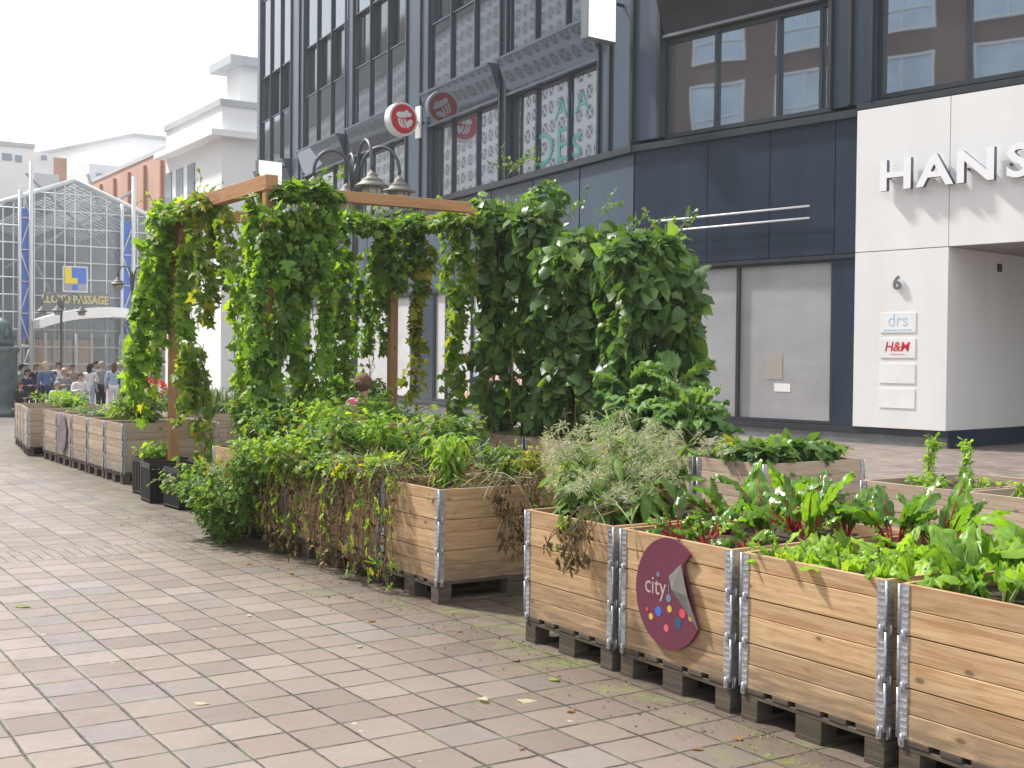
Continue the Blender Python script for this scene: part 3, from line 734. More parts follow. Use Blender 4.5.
# kale
def kale(label, x, y, z, h, spread):
    root = plant('kale', label, 'kale', x, y, z, 'curly kale plants'); lv = Leaves(); st = MB()
    st.tube([(0,0,0), (.02,.01,h*.5), (0,0,h)], [.02,.017,.01], 7)
    for i in range(40):
        zz = h*rnd.uniform(.25, 1); az = i*2.4
        blade(lv, st, (0,0,zz*.9), az, .14, rnd.uniform(.24,.38), .15, rnd.uniform(.35,1.2), rnd.uniform(.6,1.5), crinkle=.012, sr=.007, frill=.032, cup=.15, rows=10, cols=9)
    st.build('stalks', STEM_G, root); lv.build('leaves', L_KALE, root)
kale('tallest curly kale, standing right behind the borage', -3.15, 3.75, .69, .80, 1)
kale('left curly kale close to the bean tower', -3.65, 3.65, .69, .66, 1)
kale('right curly kale beside the bush beans', -2.75, 3.6, .69, .5, 1)
# borage: stems with drooping fuzzy heads
def borage(label, x, y, z, h, n, lean):
    root = plant('borage', label, 'borage', x, y, z, 'grey flowering borage plants'); lv = Leaves(); fz = Leaves(); st = MB()
    for i in range(n):
        az = rnd.uniform(0, 6.28); d = Vector((math.cos(az)*lean+rnd.uniform(-.1,.1), math.sin(az)*lean, 1)).normalized(); p = Vector((rnd.uniform(-.1,.1), rnd.uniform(-.1,.1), 0)); pts = [p]
        hh = h*rnd.uniform(.55, 1.05)
        for q in range(8):
            pts.append(pts[-1] + d*hh/8); d = (d + Vector((math.cos(az)*.07+rnd.uniform(-.05,.05), math.sin(az)*.07+rnd.uniform(-.05,.05), -.03))).normalized()
        st.tube(pts, [.006-.0005*k for k in range(9)], 5)
        Q = np.array([tuple(a) for a in pts[1:7] for _ in range(3)]); k = len(Q)
        lv.add(Q, unit(k)*np.array([1,1,.4])+np.array([0,0,-.2]), unit(k)*.4+np.array([0,0,1]), U(.10,.20,k), U(.05,.09,k), T_OVAL, .5)
        # side branches with clusters
        for b in range(7):
            s0 = pts[rnd.randint(3, 8)]; e = Vector((rnd.uniform(-1,1), rnd.uniform(-1,1), rnd.uniform(.1,.9))).normalized(); l = rnd.uniform(.06,.16)
            mid = s0 + e*l; tip = mid + Vector((e.x*.05, e.y*.05, -.035))
            st.tube([s0, s0+e*l*.6+Vector((0,0,.006)), mid, tip], .0018, 4)
            k = 48; c = np.array(tip)
            a = unit(k); P = c + a*np.array([.034,.034,.03])*U(.2,1,k)[:,None]
            fz.add(P, a+np.array([0,0,-.5]), unit(k), U(.016,.034,k), U(.008,.016,k), T_LANCE, .1)
    st.build('stems', STEM_P, root); lv.build('leaves', L_BOR, root); fz.build('flower_heads', L_FUZZ, root)
borage('largest borage, grey-headed, spilling over the planter left of the disc', -.0, .35, SG, .60, 13, .35)
borage('borage with nodding grey heads behind the front one', .12, .75, SG, .70, 12, .3)
borage('low borage hanging towards the disc box corner', .45, .3, SG, .42, 8, .45)
borage('left borage beside the gap between the planters', -.25, .9, SG, .55, 9, .3)
def feathery(name, label, cat, x, y, z, h, r, n, mat, group, stm=STEM_G, tmpl=T_FEATH, size=.07, ns=8, aspect=.8, droop=.3, base=(0,0)):
    root = plant(name, label, cat, x, y, z, group); lv = Leaves(); st = MB()
    for i in range(ns):
        az = rnd.uniform(0, 6.28); rr = rnd.uniform(.2,1)*r; pts = []
        for q in range(7):
            t = q/6; pts.append(Vector((base[0]*(1-t)+math.cos(az)*rr*t**1.3, base[1]*(1-t)+math.sin(az)*rr*t**1.3, h*t*rnd.uniform(.92,1.05)*(1-.25*(rr/r)*t))))
        st.tube(pts, [.006-.0007*k for k in range(7)], 4)
        k = n//ns; tt = U(.15, 1, k); idx = np.clip((tt*6).astype(int), 0, 5)
        A = np.array([tuple(p) for p in pts]); fr = (tt*6-idx)[:,None]; C = A[idx]*(1-fr)+A[idx+1]*fr
        off = unit(k)*np.array([1,1,.7]); C = C + off*U(.01, max(.02, r*.28), k)[:,None]
        lv.add(C, off+np.array([0,0,-droop])+rng.normal(0,.3,(k,3)), unit(k)*.45+np.array([0,0,.9]), size*U(.6,1.3,k), size*aspect*U(.6,1.2,k), tmpl, .3)
    st.build('stems', stm, root); lv.build('leaves', mat, root); return root
TG = 'tomato plants spilling over the front row'
feathery('tomato_plant', 'bushy tomato plant slumped onto the paving beside the crates', 'tomato plant', -4.8, -.22, 0, .70, .40, 1150, L_TOM, TG, size=.085, ns=14, base=(.1,.1))
feathery('tomato_plant', 'dark tomato bush resting on the ground before the withered vines', 'tomato plant', -4.3, -.25, 0, .64, .38, 950, L_TOM, TG, size=.08, ns=12, base=(0,.1))
feathery('tomato_plant', 'tomato plant hanging down the front of the hidden planter', 'tomato plant', -4.0, -.1, .1, .80, .32, 620, L_TOM, TG, size=.08, ns=10)
feathery('tomato_plant', 'tomato plant climbing out of the box at the pergola corner', 'tomato plant', -5.05, .35, SG, .55, .42, 900, L_TOM, TG, size=.08, ns=12)
for i, (x, y, h, lb) in enumerate([(-3.45,-.02,.30,'green tomato shoot drooping in front of the dry vines at left'), (-2.95,.14,.16,'small tomato shoot at the rim above the brown vine curtain'), (-2.3,.2,.16,'low tomato shoot at the rim left of the corner box'), (-4.3,.35,.50,'tomato plant arching up left of the woman'), (-3.8,.45,.55,'pale tomato plant in the middle of the green mass'), (-3.3,.4,.46,'leafy tomato plant above the left end of the dry vines'),
        (-2.9,.7,.50,'tomato plant behind the dry vines'), (-3.6,.95,.58,'rear tomato plant near the woman'), (-4.2,1.0,.6,'rear tomato plant below the dense hop column'), (-2.5,.85,.5,'tomato plant left of the wooden corner box'),]):
    feathery('tomato_plant', lb, 'tomato plant', x, y, SG, h, .42, 620, L_TOM if i % 2 else L_BRIGHT, TG, size=.085, ns=12)
feathery('pepper_plant', 'upright yellow-green pepper plant in the corner box', 'pepper plant', -1.65, .45, SG, .42, .2, 420, L_BRIGHT, 'plants in the corner box', tmpl=T_LANCE, size=.1, ns=12, aspect=.7, droop=.7)
feathery('pepper_plant', 'low green pepper plant at the back of the corner box', 'pepper plant', -1.6, .9, SG, .32, .26, 420, L_TOM, 'plants in the corner box', tmpl=T_LANCE, size=.09, ns=10, aspect=.8, droop=.5)
feathery('marigold', 'yellow-green marigold at the gap end of the corner box', 'marigold', -1.3, .95, SG, .3, .2, 300, leafmat('marigold_leaves', [(.14,.22,.03),(.26,.34,.04),(.5,.42,.03)], .4), 'plants in the corner box', size=.045, ns=9)
feathery('bean_seedling', 'leafy bean plants sprouting from the left black crate', 'bean plant', -8.3, .42, .34, .26, .26, 260, L_BRIGHT, None, tmpl=T_HEART, size=.075, ns=9)
# bush beans in the end box of the rear row
for i, (x, y, lb) in enumerate([(-2.25,3.6,'bush bean at the front left of its rear box'), (-1.95,3.6,'bush bean at the front middle of its rear box'), (-1.72,3.7,'bush bean at the rear box corner'), (-2.15,4.05,'bush bean in the middle of the rear box'), (-1.8,4.1,'bush bean at the right rim of the rear box'), (-2.0,4.4,'rearmost bush bean of the rear box')]):
    feathery('bush_bean', lb, 'bean plant', x, y, SG, .20, .24, 300, L_BRIGHT if i % 3 == 0 else L_BEAN, 'bush beans in the rear box', tmpl=T_HEART, size=.105, ns=9, aspect=.9)
# seedlings in the C boxes
for i, (x, y, h, t, lb) in enumerate([(-.1,3.5,.10,T_OVAL,'low pale weed at the left rim of the seedling box'), (-.22,3.7,.42,T_FEATH,'tall wispy weed standing in the seedling box'), (-.02,3.85,.38,T_OVAL,'upright leafy sprout with broad top leaves in the seedling box'), (.15,3.3,.1,T_OVAL,'low seedling at the front rim of the seedling box'),
        (.4,3.45,.13,T_OVAL,'low seedling near the box hinge'), (.62,3.95,.3,T_LANCE,'thin weed near the gap between the two seedling boxes'), (.8,3.4,.14,T_OVAL,'leafy seedling at the front of the right seedling box'), (1.1,3.5,.14,T_OVAL,'leafy seedling at the right edge of the photo'), (.9,3.9,.16,T_OVAL,'seedling at the back of the right seedling box'), (1.2,4.0,.16,T_OVAL,'rearmost seedling by the right edge')]):
    feathery('seedling', lb, 'seedling', x, y, SG, h, .07 if h > .25 else .15, 90 if h > .2 else 60, L_LETT if h > .2 else L_BRIGHT, 'seedlings in the rear boxes', tmpl=t, size=.05 if h < .4 else .06, ns=3 if h > .2 else 6)
# far plants
for i in range(5):
    x = -9.9-.87*i
    feathery('leafy_plant', ['leafy plant dropping over the end planter beside the crates', 'leafy plant in the second far planter', 'low plant above the right side of the round grey disc', 'low plant in the planter with the grey disc', 'low plant left of the grey disc'][i], 'plant', x, .75, SG, [.45,.3,.12,.1,.1][i], .36, [800,420,120,100,90][i], [L_TOM,L_BRIGHT,L_LEEK,L_LEEK,L_BRIGHT][i], 'plants in the far planters', size=.085, ns=8)
for i in range(4):
    feathery('leafy_plant', ['low greens in the nearest box of the farthest group', 'low greens in the second box of the farthest group', 'low greens in the third box of the farthest group', 'low greens in the leftmost box'][i], 'plant', -14.75-.84*i, .95+.12*i, SG, .22, .4, 260, L_BRIGHT, 'plants in the far planters', size=.09, ns=8)
for i in range(3):
    root = plant('leek', ['row of upright leeks, nearest of the far rear boxes', 'row of upright leeks in the middle far rear box', 'row of upright leeks in the farthest rear box'][i], 'leeks', -11.9-.87*i, 2.3, SG, 'leeks in the far rear boxes'); lv = Leaves(); k = 80
    P = np.stack([U(-.34,.34,k), U(-.5,.5,k), 0*U(0,1,k)], 1); D = rng.normal(0,.25,(k,3)); D[:,2] = 1
    lv.add(P, D, rng.normal(0,1,(k,3)), U(.25,.5,k), U(.03,.05,k), T_LANCE, .15); lv.build('leaves', L_LEEK, root)
rf = feathery('geranium', 'red flowering plant in front of the seated people', 'flowering plant', -16.0, 2.6, .5, .5, .3, 220, L_TOM, None, size=.09, ns=6)
lv = Leaves(); k = 160; a = unit(k); lv.add(np.array([0,0,.5]) + a*np.array([.26,.26,.14]), a, unit(k), .06, .06, T_OVAL); lv.build('petals', L_RED, rf)
for i, (x, y, h, r, lb) in enumerate([(-6.6,.6,.4,.35,'leafy weeds between the crates and the corner planter'), (-8.9,2.4,.5,.4,'green plant in the middle planter behind the left crate'), (-7.9,2.3,.6,.45,'green plant in the middle planter behind the right crate'), (-7.0,2.35,.7,.45,'tall green plant in the middle planter behind the hop vines'), (-6.75,4.1,.5,.4,'green plant under the thin hanging vine')]):
    feathery('leafy_plant', lb, 'plant', x, y, SG if i else .0, h+(.0 if i else .25), r, 700, L_TOM if i % 2 else L_HOP, 'green plants inside the garden', size=.09, ns=10)

# withered vines
def withered(label, x0, x1, y, ztop, zbot, n, group, face='front', green=.12):
    root = empty('withered_vine', ((x0+x1)/2, y, ztop), 0, label, 'withered plant', group); st = MB(); lv = Leaves(); gl = Leaves()
    for i in range(n):
        u = rnd.uniform(x0, x1)-(x0+x1)/2
        zb = rnd.uniform(zbot, ztop-.15) if rnd.random() < .6 else zbot+rnd.uniform(0,.12)
        L = ztop-zb; p0 = (u, rnd.uniform(.05,.25), rnd.uniform(.0,.08)); pts = [Vector(p0), Vector((u+rnd.uniform(-.05,.05), -.03, rnd.uniform(.01,.05)))]
        k = 7; wx = rnd.uniform(-.06,.06); outb = rnd.uniform(.03,.20)
        for q in range(1, k+1):
            t = q/k; pts.append(Vector((pts[1].x + wx*t + rnd.uniform(-.02,.02), -.04-outb*math.sin(t*2.2)*.8, -L*t)))
        st.tube(pts, .0032, 4)
        A = np.array([tuple(p) for p in pts[1:]]); m = 16
        m = 10; ii = rng.integers(0, len(A)-1, m); f = U(0,1,m)[:,None]; C = A[ii]*(1-f)+A[ii+1]*f + rng.normal(0,.018,(m,3))
        tgt = gl if rnd.random() < green else lv
        tgt.add(C, rng.normal(0,.35,(m,3))+np.array([0,0,-1]), rng.normal(0,1,(m,3)), U(.045,.1,m), U(.025,.055,m), T_CURL if tgt is lv else T_FEATH, .3, .07)
    for i in range(max(2, n//4)):      # pale loops of living stem
        p = Vector((rnd.uniform(x0, x1)-(x0+x1)/2, .1, .06)); d = Vector((rnd.uniform(-1,1), -.7, rnd.uniform(0,.5))).normalized(); pts = [p]
        for q in range(10):
            pts.append(pts[-1]+d*.05); d = (d + Vector((rnd.uniform(-.3,.3), rnd.uniform(-.1,.25), -.22))).normalized()
            if pts[-1].y > -.03 and q > 1: d.y = -abs(d.y)*.3
        st2.append((root, pts))
    if face == 'side': root.rotation_euler.z = R(90)
    if gl.n: gl.build('green_leaves', L_BRIGHT, root)
    for r_, pts in st2:
        if r_ is root: st.tube(pts, .0032, 5, 1)
    st.build('vine_stems', [STEM_B, STEM_P], root); lv.build('dry_leaves', L_DEAD, root)
st2 = []
WG = 'withered vines hanging over the planters'
withered('brown withered vine curtain covering the planter left of the corner box', -2.85, -1.6, .06, .78, .03, 46, WG)
withered('brown and green withered vine over the next planter to the left', -3.85, -2.95, .06, .78, .03, 34, WG, green=.35)
withered('half green withered vine beside the slumped tomato bush', -4.6, -3.85, .06, .78, .05, 34, WG, green=.5)
withered('few dry brown vines hanging on the end face of the corner box', .45, 1.15, -1.12, .76, .28, 20, WG, 'side', .1)
for o_ in [o for o in COL.objects if o.name.startswith('withered_vine') and o['label'].startswith('few dry')]:
    o_.location = (-1.11, .78, .76)
withered('small dry bundle of leaves hanging over the rim left of the disc', .5, .75, .0, .77, .5, 9, WG, green=.2)
lv = Leaves(); lv.add([(0,0,0),(.05,0,.02),(-.07,0,.01)], [(.1,-.15,-1),(.2,-.1,-1),(-.1,-.1,-1)], [(.3,-1,0)]*3, [.24,.15,.13], [.09,.05,.05], T_OVAL, .15)
o = lv.build('hanging_leaf', L_BOR); o.location = (.46,-.02,.76); tag(o, 'large limp green borage leaves hanging over the planter rim left of the disc', 'leaf')
# tangled top of dying foliage
def tangle(label, x, y, z, rx, ry, h, n, group):
    root = empty('withered_vine', (x, y, z), 0, label, 'withered plant', group); st = MB(); lv = Leaves()
    for i in range(n):
        p = Vector((rnd.uniform(-rx,rx), rnd.uniform(-ry,ry), rnd.uniform(0,h*.3))); d = Vector((rnd.uniform(-1,1), rnd.uniform(-1,1), rnd.uniform(.1,1))).normalized(); pts = [p]
        for q in range(7): pts.append(pts[-1]+d*.042); d = (d+Vector((rnd.uniform(-.4,.4), rnd.uniform(-.4,.4), rnd.uniform(-.35,.12)))).normalized()
        pts = [Vector((a.x, a.y, max(.0, a.z))) for a in pts]
        st.tube(pts, .0028, 4)
        A = np.array([tuple(a) for a in pts]); m = 9; C = A[rng.integers(0, len(A), m)]+rng.normal(0,.02,(m,3))
        lv.add(C, rng.normal(0,.5,(m,3))+np.array([0,0,-.6]), rng.normal(0,1,(m,3)), U(.03,.07,m), U(.015,.035,m), T_CURL, .2)
    st.build('pale_stems', STEM_P, root); lv.build('dry_leaves', L_DEAD, root)
tangle('tangle of pale stems on top of the corner box', -1.55, .45, SG, .42, .45, .2, 46, WG)
tangle('tangle of pale stems above the brown vine curtain', -2.45, .35, SG, .5, .35, .25, 60, WG)
tangle('tangle of pale stems over the planters below the hop column', -3.7, .25, SG, .75, .3, .28, 70, WG)

# fallen leaves on the paving
ls = [((.75,-.35),.09,0),((1.3,-.62),.07,1),((1.95,-.22),.06,1),((.35,-.30),.05,1),((1.02,-.72),.11,2),((.9,-.85),.08,2),((2.0,-.45),.05,1),((2.35,-.5),.06,1),((1.62,-1.1),.04,1),((-.9,-.5),.07,1),((-1.6,-.35),.06,1),((-.3,-.9),.05,2),
      ((-2.4,-2.25),.12,0),((.3,-2.0),.07,2),((-1.4,-1.1),.05,2),((2.6,-1.0),.05,1),((-2.6,-.3),.06,1),((-3.2,-.4),.07,1),((-.4,-.2),.05,1),((1.8,-1.4),.05,2)]
lm = [leafmat('fallen_green_leaf', [(.2,.26,.08),(.26,.3,.1)]), leafmat('fallen_brown_leaf', [(.25,.15,.08),(.32,.2,.12)]), leafmat('fallen_pale_leaf', [(.48,.47,.38),(.5,.48,.4)])]
lnm = ['green', 'brown', 'pale']
for (p, s, c) in ls:
    lv = Leaves(); a = rnd.uniform(0,6.28); lv.add([(0,0,0)], [(math.cos(a), math.sin(a), .05)], [(0,0,1)], s, s*.7, T_OVAL, .12, .02)
    o = lv.build('fallen_leaf', lm[c]); o.location = (p[0], p[1], .012); tag(o, 'small %s fallen leaf lying on the paving in front of the planters' % lnm[c], 'fallen leaf', '%s fallen leaves on the paving' % lnm[c])
# crumbs of litter and weeds in joints
lv = Leaves(); k = 900
P = np.stack([U(-6.5, 3.2, k), -.55*np.abs(rng.normal(0, .5, k)), np.full(k, .006)], 1)
D = unit(k); D[:,2] *= .15; lv.add(P, D, rng.normal(0,.2,(k,3))+np.array([0,0,1]), U(.008,.028,k), U(.005,.015,k), T_CURL, .1)
tag(lv.build('leaf_litter', L_DEAD), 'crumbs of dry leaf litter scattered along the foot of the planters', 'litter', kind='stuff')
lv = Leaves(); Ps = []
for (cx, cy, rr, n) in ((.45,-.05,.12,90), (.12,-.1,.07,40), (1.9,-.1,.06,40), (-.6,-.02,.2,60), (-2.2,-.28,.3,80), (-5.9,-.35,.4,90), (-9.2,.2,.3,60), (2.2,-.25,.1,40), (-1.2,-.1,.12,60)):
    for _ in range(n): Ps.append((cx+rnd.gauss(0,rr), cy-abs(rnd.gauss(0,rr*.5)), .002))
k = len(Ps); D = rng.normal(0,.5,(k,3)); D[:,2] = np.abs(D[:,2])+.5
lv.add(Ps, D, rng.normal(0,1,(k,3)), U(.01,.026,k), U(.004,.009,k), T_LANCE, .3)
tag(lv.build('joint_weeds', L_BRIGHT), 'small grass and moss tufts in the paving joints by the pallets', 'weeds', kind='stuff')

# ------------------------------------------------------------------ main building
CX, CY = -16.78, 13.98
DL = (-.9959, .0908); NL = (-.0908, -.9959)        # left face: along, outward
DR = (.9872, .1597); NR = (.1597, -.9872)
def FL(s, o, z): return (CX+DL[0]*s+NL[0]*o, CY+DL[1]*s+NL[1]*o, z)
def FR(s, o, z): return (CX+DR[0]*s+NR[0]*o, CY+DR[1]*s+NR[1]*o, z)
bld = empty('office_building', (CX, CY, 0), 0, 'dark glass and metal office building with a white entrance block', 'building')
OFF = (-CX, -CY, 0)
def part(mb, name, mats, parent=None):
    return mb.build(name, mats, parent or bld, OFF if parent is None else None)
class Sub: pass
def fb(m, F, s0, s1, o0, o1, z0, z1, mi=0): m.box(s0, s1, o0, o1, z0, z1, mi, None, F)
ZB = 6.45; TOP = 24
# core
core = MB(); pts = [FR(16,-.6,0), FR(0,-.6,0), FL(31,-.6,0), FL(31,-14,0), FR(16,-14,0)]
core.prism([(p[0], p[1]) for p in pts], lambda u, v, d: (u, v, d), 3.75, TOP-.3)
pts = [FR(7.7,-.6,0), FR(0,-.6,0), FL(31,-.6,0), FL(31,-14,0), FR(7.7,-14,0)]
core.prism([(p[0], p[1]) for p in pts], lambda u, v, d: (u, v, d), -1.2, 3.749); part(core, 'core_wall', P_DARK)
# base band under z=6.45, left face: dark panels with joints
m = MB(); s = 0.05
for k, s in enumerate(np.arange(0, 30, 2.45)):
    fb(m, FL, s+.03, s+2.42, -.5, -.02, 3.62, ZB-.12)
part(m, 'dark_cladding', P_GREY)
m = MB()
for a, b in ((.06,2.17), (2.19,3.82), (3.84,5.39), (5.41,5.92)): fb(m, FR, a, b, -.5, 0, 3.72, ZB-.1)
fb(m, FR, 5.41, 5.92, -.5, 0, .3, 3.70); fb(m, FR, 0, .3, -.5, 0, .3, 3.7)
part(m, 'dark_cladding', P_DARK)
for s0, s1 in ((.0,.55), (11.3,13.1), (23.8,25.6)):
    m = MB(); fb(m, FL, s0, s1, -.5, 0, -1.1, 3.6); part(m, 'shopfront_pier', P_DARK)
# ledges
m = MB(); fb(m, FL, -.05, 31, -.55, .12, ZB-.1, ZB+.05); fb(m, FR, -.05, 5.93, -.55, .10, ZB-.1, ZB+.05); fb(m, FR, 5.93, 16, -.55, .10, ZB+.02, ZB+.14)
fb(m, FL, .0, 31, -.55, .06, 3.60, 3.70); fb(m, FR, .0, 5.93, -.55, .05, 3.62, 3.70); part(m, 'ledge', P_FIN)
# plinth
m = MB(); fb(m, FL, 0, 31, -.5, .05, -1.1, .14); fb(m, FR, 0, 7.9, -.5, .03, -.1, .20, 0); part(m, 'plinth', P_STONE)
m = MB(); fb(m, FR, 0, 7.92, -.5, .06, .205, .32); fb(m, FL, 0, 31, -.5, .09, .145, .24); part(m, 'plinth_rail', P_FIN)
# white entrance block
m = MB()
fb(m, FR, 5.95, 7.9, -.5, .10, .33, 3.70); fb(m, FR, 5.95, 7.89, -.5, .10, 3.715, ZB); fb(m, FR, 7.905, 11.2, -.5, .10, 3.715, ZB); fb(m, FR, 11.215, 16, -.5, .10, 3.715, ZB)
fb(m, FR, 7.75, 7.9, -7, -.505, .33, 3.70)
part(m, 'white_panel', P_WHITE)
m = MB(); fb(m, FR, 7.905, 15.9, -7, .08, 3.70, 3.712); part(m, 'passage_ceiling', P_CEIL)
m = MB(); fb(m, FR, 7.7, 7.93, -7, .02, -.1, .32); part(m, 'passage_plinth', P_DARK)
m = MB(); fb(m, FR, 7.9, 16, -7.2, -7, -.1, 3.7); fb(m, FR, 9.6, 9.65, -7, -6.98, .1, 2.4); part(m, 'passage_rear_wall', P_DARK)
m = MB(); fb(m, FR, 7.905, 7.93, -1.9, -1.75, 3.35, 3.5); part(m, 'passage_lamp_box', P_FIN)
# recess opening: cut is avoided, core starts behind 0.6 so build the passage in front of it
# shop windows left face
def window(F, s0, s1, z0, z1, mull, gm, name='window', out=-.06, fr=.06, fm=P_FIN, label=None, rec=.0):
    m = MB(); o0, o1 = out-.1, out+.04
    fb(m, F, s0, s0+fr, o0, o1, z0, z1); fb(m, F, s1-fr, s1, o0, o1, z0, z1)
    fb(m, F, s0+fr, s1-fr, o0, o1, z1-fr, z1); fb(m, F, s0+fr, s1-fr, o0, o1, z0, z0+fr)
    for q in mull: fb(m, F, q-.035, q+.035, o0+.002, o1-.002, z0+fr+.001, z1-fr-.001)
    w = part(m, name, fm); 
    if label: w['label'] = label
    g = MB(); fb(g, F, s0+fr*.5, s1-fr*.5, out-.06, out-.04, z0+fr*.5, z1-fr*.5)
    g.build('glass', gm, w)
    return w
window(FR, .3, 5.4, .33, 3.62, (3.03,), G_FROST, 'shop_window', -.05)
for a, b, ml in ((.55, 6.2, (2.4, 4.3)), (6.3, 11.3, (8.6, 10.4)), (13.1, 18.4, (15,)), (18.5, 23.8, (21,)), (25.6, 31, (28,))):
    window(FL, a, b, .25, 3.6, ml, G_PALE, 'shop_window', -.05)
# storey above: windows 6.5-8.8, slanted glass band 8.8-9.7
bays = [(1.49, 6.36), (6.78, 11.7), (13.5, 18.5), (19.3, 24.2), (25.9, 30.4)]
fins = MB(); piers = MB()
for a, b in ((0, 1.49), (11.7, 13.5), (24.2, 25.9), (30.4, 31)): fb(piers, FL, a, b, -.5, .02, ZB+.06, TOP)
for a, b in ((6.36, 6.78), (18.5, 19.3)): fb(piers, FL, a+.03, b-.03, -.5, .0, ZB+.06, TOP)
for s in [.05, 1.0, 1.49, 6.36, 6.74, 11.7, 12.35, 13.5, 18.5, 19.3, 24.2, 24.8, 25.9, 30.4]:
    fb(fins, FL, s-.04, s+.04, .021, .085, ZB+.06, TOP)
for a, b in bays:
    for k in (1, 2): s = a+(b-a)*k/3; fb(fins, FL, s-.03, s+.03, -.05, .05, 9.81, TOP)
part(piers, 'pier', P_GREY); part(fins, 'facade_fins', P_FIN)
hl = MB()
for i, (a, b) in enumerate(bays):
    ml = (a+(b-a)*.36, a+(b-a)*.71)
    window(FL, a+.06, b-.06, ZB+.08, 8.8, ml, G_WIN, 'window', -.16)
    # slanted band
    m = MB(); 
    Q = [(.34, 9.72), (.02, 8.86), (-.04, 8.86), (.28, 9.72)]
    m.prism(Q, lambda u, v, d, a=a: FL(d, u, v), a+.06, b-.06); o = part(m, 'slanted_glass_band', G_DARK if i > 9 else G_BLUE)
    m = MB(); fb(m, FL, a+.05, b-.05, -.06, .07, 8.79, 8.86); fb(m, FL, a+.05, b-.05, -.05, .40, 9.72, 9.79); fb(m, FL, a+.05, b-.05, -.5, -.065, 8.80, 8.84)
    m.prism([(0, 9.718), (.35, 9.718), (0.01, 8.862)], lambda u, v, d, a=a: FL(d, u, v), a+.02, a+.055); m.prism([(0, 9.718), (.35, 9.718), (0.01, 8.862)], lambda u, v, d, b=b: FL(d, u, v), b-.055, b-.02)
    m.build('band_frame', P_GREY, o)
    for (z0, z1, rec) in ((9.81, 11.95, 0), (13.95, 17.3, 0), (19.3, 22.6, 0)):
        for k in range(3):
            s0 = a+(b-a)*k/3+.035; s1 = a+(b-a)*(k+1)/3-.035
            g = MB(); fb(g, FL, s0, s1, -.08, -.04, z0, z1); part(g, 'glass_spandrel', G_BLUE)
    for (z0, z1) in ((12.0, 13.9), (17.35, 19.25)):
        for k in range(3):
            s0 = a+(b-a)*k/3+.035; s1 = a+(b-a)*(k+1)/3-.035
            w = MB(); fb(w, FL, s0, s1, -.22, -.0, z0-.045, z0); fb(w, FL, s0, s1, -.22, -.0, z1, z1+.045); fb(w, FL, s0, s0+.04, -.22, -.02, z0, z1); wo = part(w, 'window', P_GREY)
            g = MB(); fb(g, FL, s0+.04, s1, -.20, -.16, z0, z1); g.build('glass', G_DARK, wo)
# right face upper storeys
window(FR, .88, 5.24, ZB+.12, 8.78, (2.3, 3.93, 4.97), G_WIN, 'window', -.12, .09)
window(FR, 6.28, 11.0, ZB+.2, 8.78, (8.1, 9.6), G_WIN, 'window', -.12, .09)
window(FR, 11.6, 16, ZB+.2, 8.78, (13.5,), G_WIN, 'window', -.12, .09)
m = MB()
for a, b in ((0, .86), (5.26, 6.26), (11.02, 11.58)): fb(m, FR, a, b, -.5, 0, ZB+.15, TOP)
for a, b in ((.88, 5.24), (6.28, 11.0), (11.6, 16)):
    fb(m, FR, a, b, -.5, -.03, 11.9, TOP)
part(m, 'pier', P_GREY)
m = MB()
for s in (.0, .82, 5.3, 5.75, 6.22, 11.05, 11.55): fb(m, FR, s-.04, s+.04, .001, .12, ZB+.15, TOP)
part(m, 'facade_fins', P_FIN)
for a, b in ((.88, 5.24), (6.28, 11.0), (11.6, 16)):
    m = MB(); m.prism([(.34, 9.72), (.02, 8.86), (-.04, 8.86), (.28, 9.72)], lambda u, v, d: FR(d, u, v), a+.02, b-.02); o = part(m, 'slanted_glass_band', G_DARK)
    m = MB(); fb(m, FR, a+.01, b-.01, -.06, .07, 8.80, 8.86); fb(m, FR, a+.01, b-.01, -.5, .40, 9.72, 9.79); fb(m, FR, a+.01, b-.01, -.5, -.065, 8.80, 8.84); m.build('band_frame', P_ALU, o)
    g = MB(); fb(g, FR, a, b, -.08, -.04, 9.81, 11.89); part(g, 'glass_spandrel', G_BLUE)
m = MB(); m.prism([(p[0], p[1]) for p in [FR(16.1,.2,0), FR(-.1,.2,0), FL(31.1,.2,0), FL(31.1,-14,0), FR(16.1,-14,0)]], lambda u, v, d: (u, v, d), TOP, TOP+.4); part(m, 'roof', P_FIN)
# pale door with twin rails
m = MB()
for z in (4.70, 4.46): m.tube([FR(.85,.13,z), FR(4.9,.13,z)], .022, 6)
for z in (4.70, 4.46):
    for s in (1.2, 3.0, 4.6): m.tube([FR(s,0,z), FR(s,.13,z)], .012, 5)
o = m.build('wall_rail', WHITE); tag(o, 'two thin pale parallel rails fixed on the dark wall', 'rail')
# lettering
ls_root = empty('lettering_sign', FR(6.5,.1,4.8), 0, 'raised white capital letters HANS on the white panel', 'sign')
loc0 = Vector(FR(6.5,.1,4.8))
for ch_, s in (('H', 6.88), ('A', 7.68), ('N', 8.47), ('S', 9.26)):
    def fn(x, y, z, s=s): 
        return Vector(FR(s+x, .16+z, 5.08+y)) - loc0
    o = text_mb(ch_, .80, fn, .10, [P_WHITE2, P_SIDE], 'letter_'+ch_.lower(), ls_root, 1, .018, {'H':1.3,'A':1.28,'N':1.3,'S':1.25}[ch_])
    m = MB(); fb(m, FR, s-.2, s-.17, .1, .165, 5.05, 5.09); fb(m, FR, s+.17, s+.2, .1, .165, 5.05, 5.09)
    b_ = m.build('letter_bracket', P_FIN, ls_root, tuple(-loc0))
o = text_mb('6', .36, lambda x, y, z: FR(6.89+x, .13+z, 3.07+y), .03, [P_ALU], 'house_number', None, 1, .008); tag(o, 'raised metal house number 6 on the white wall', 'house number')
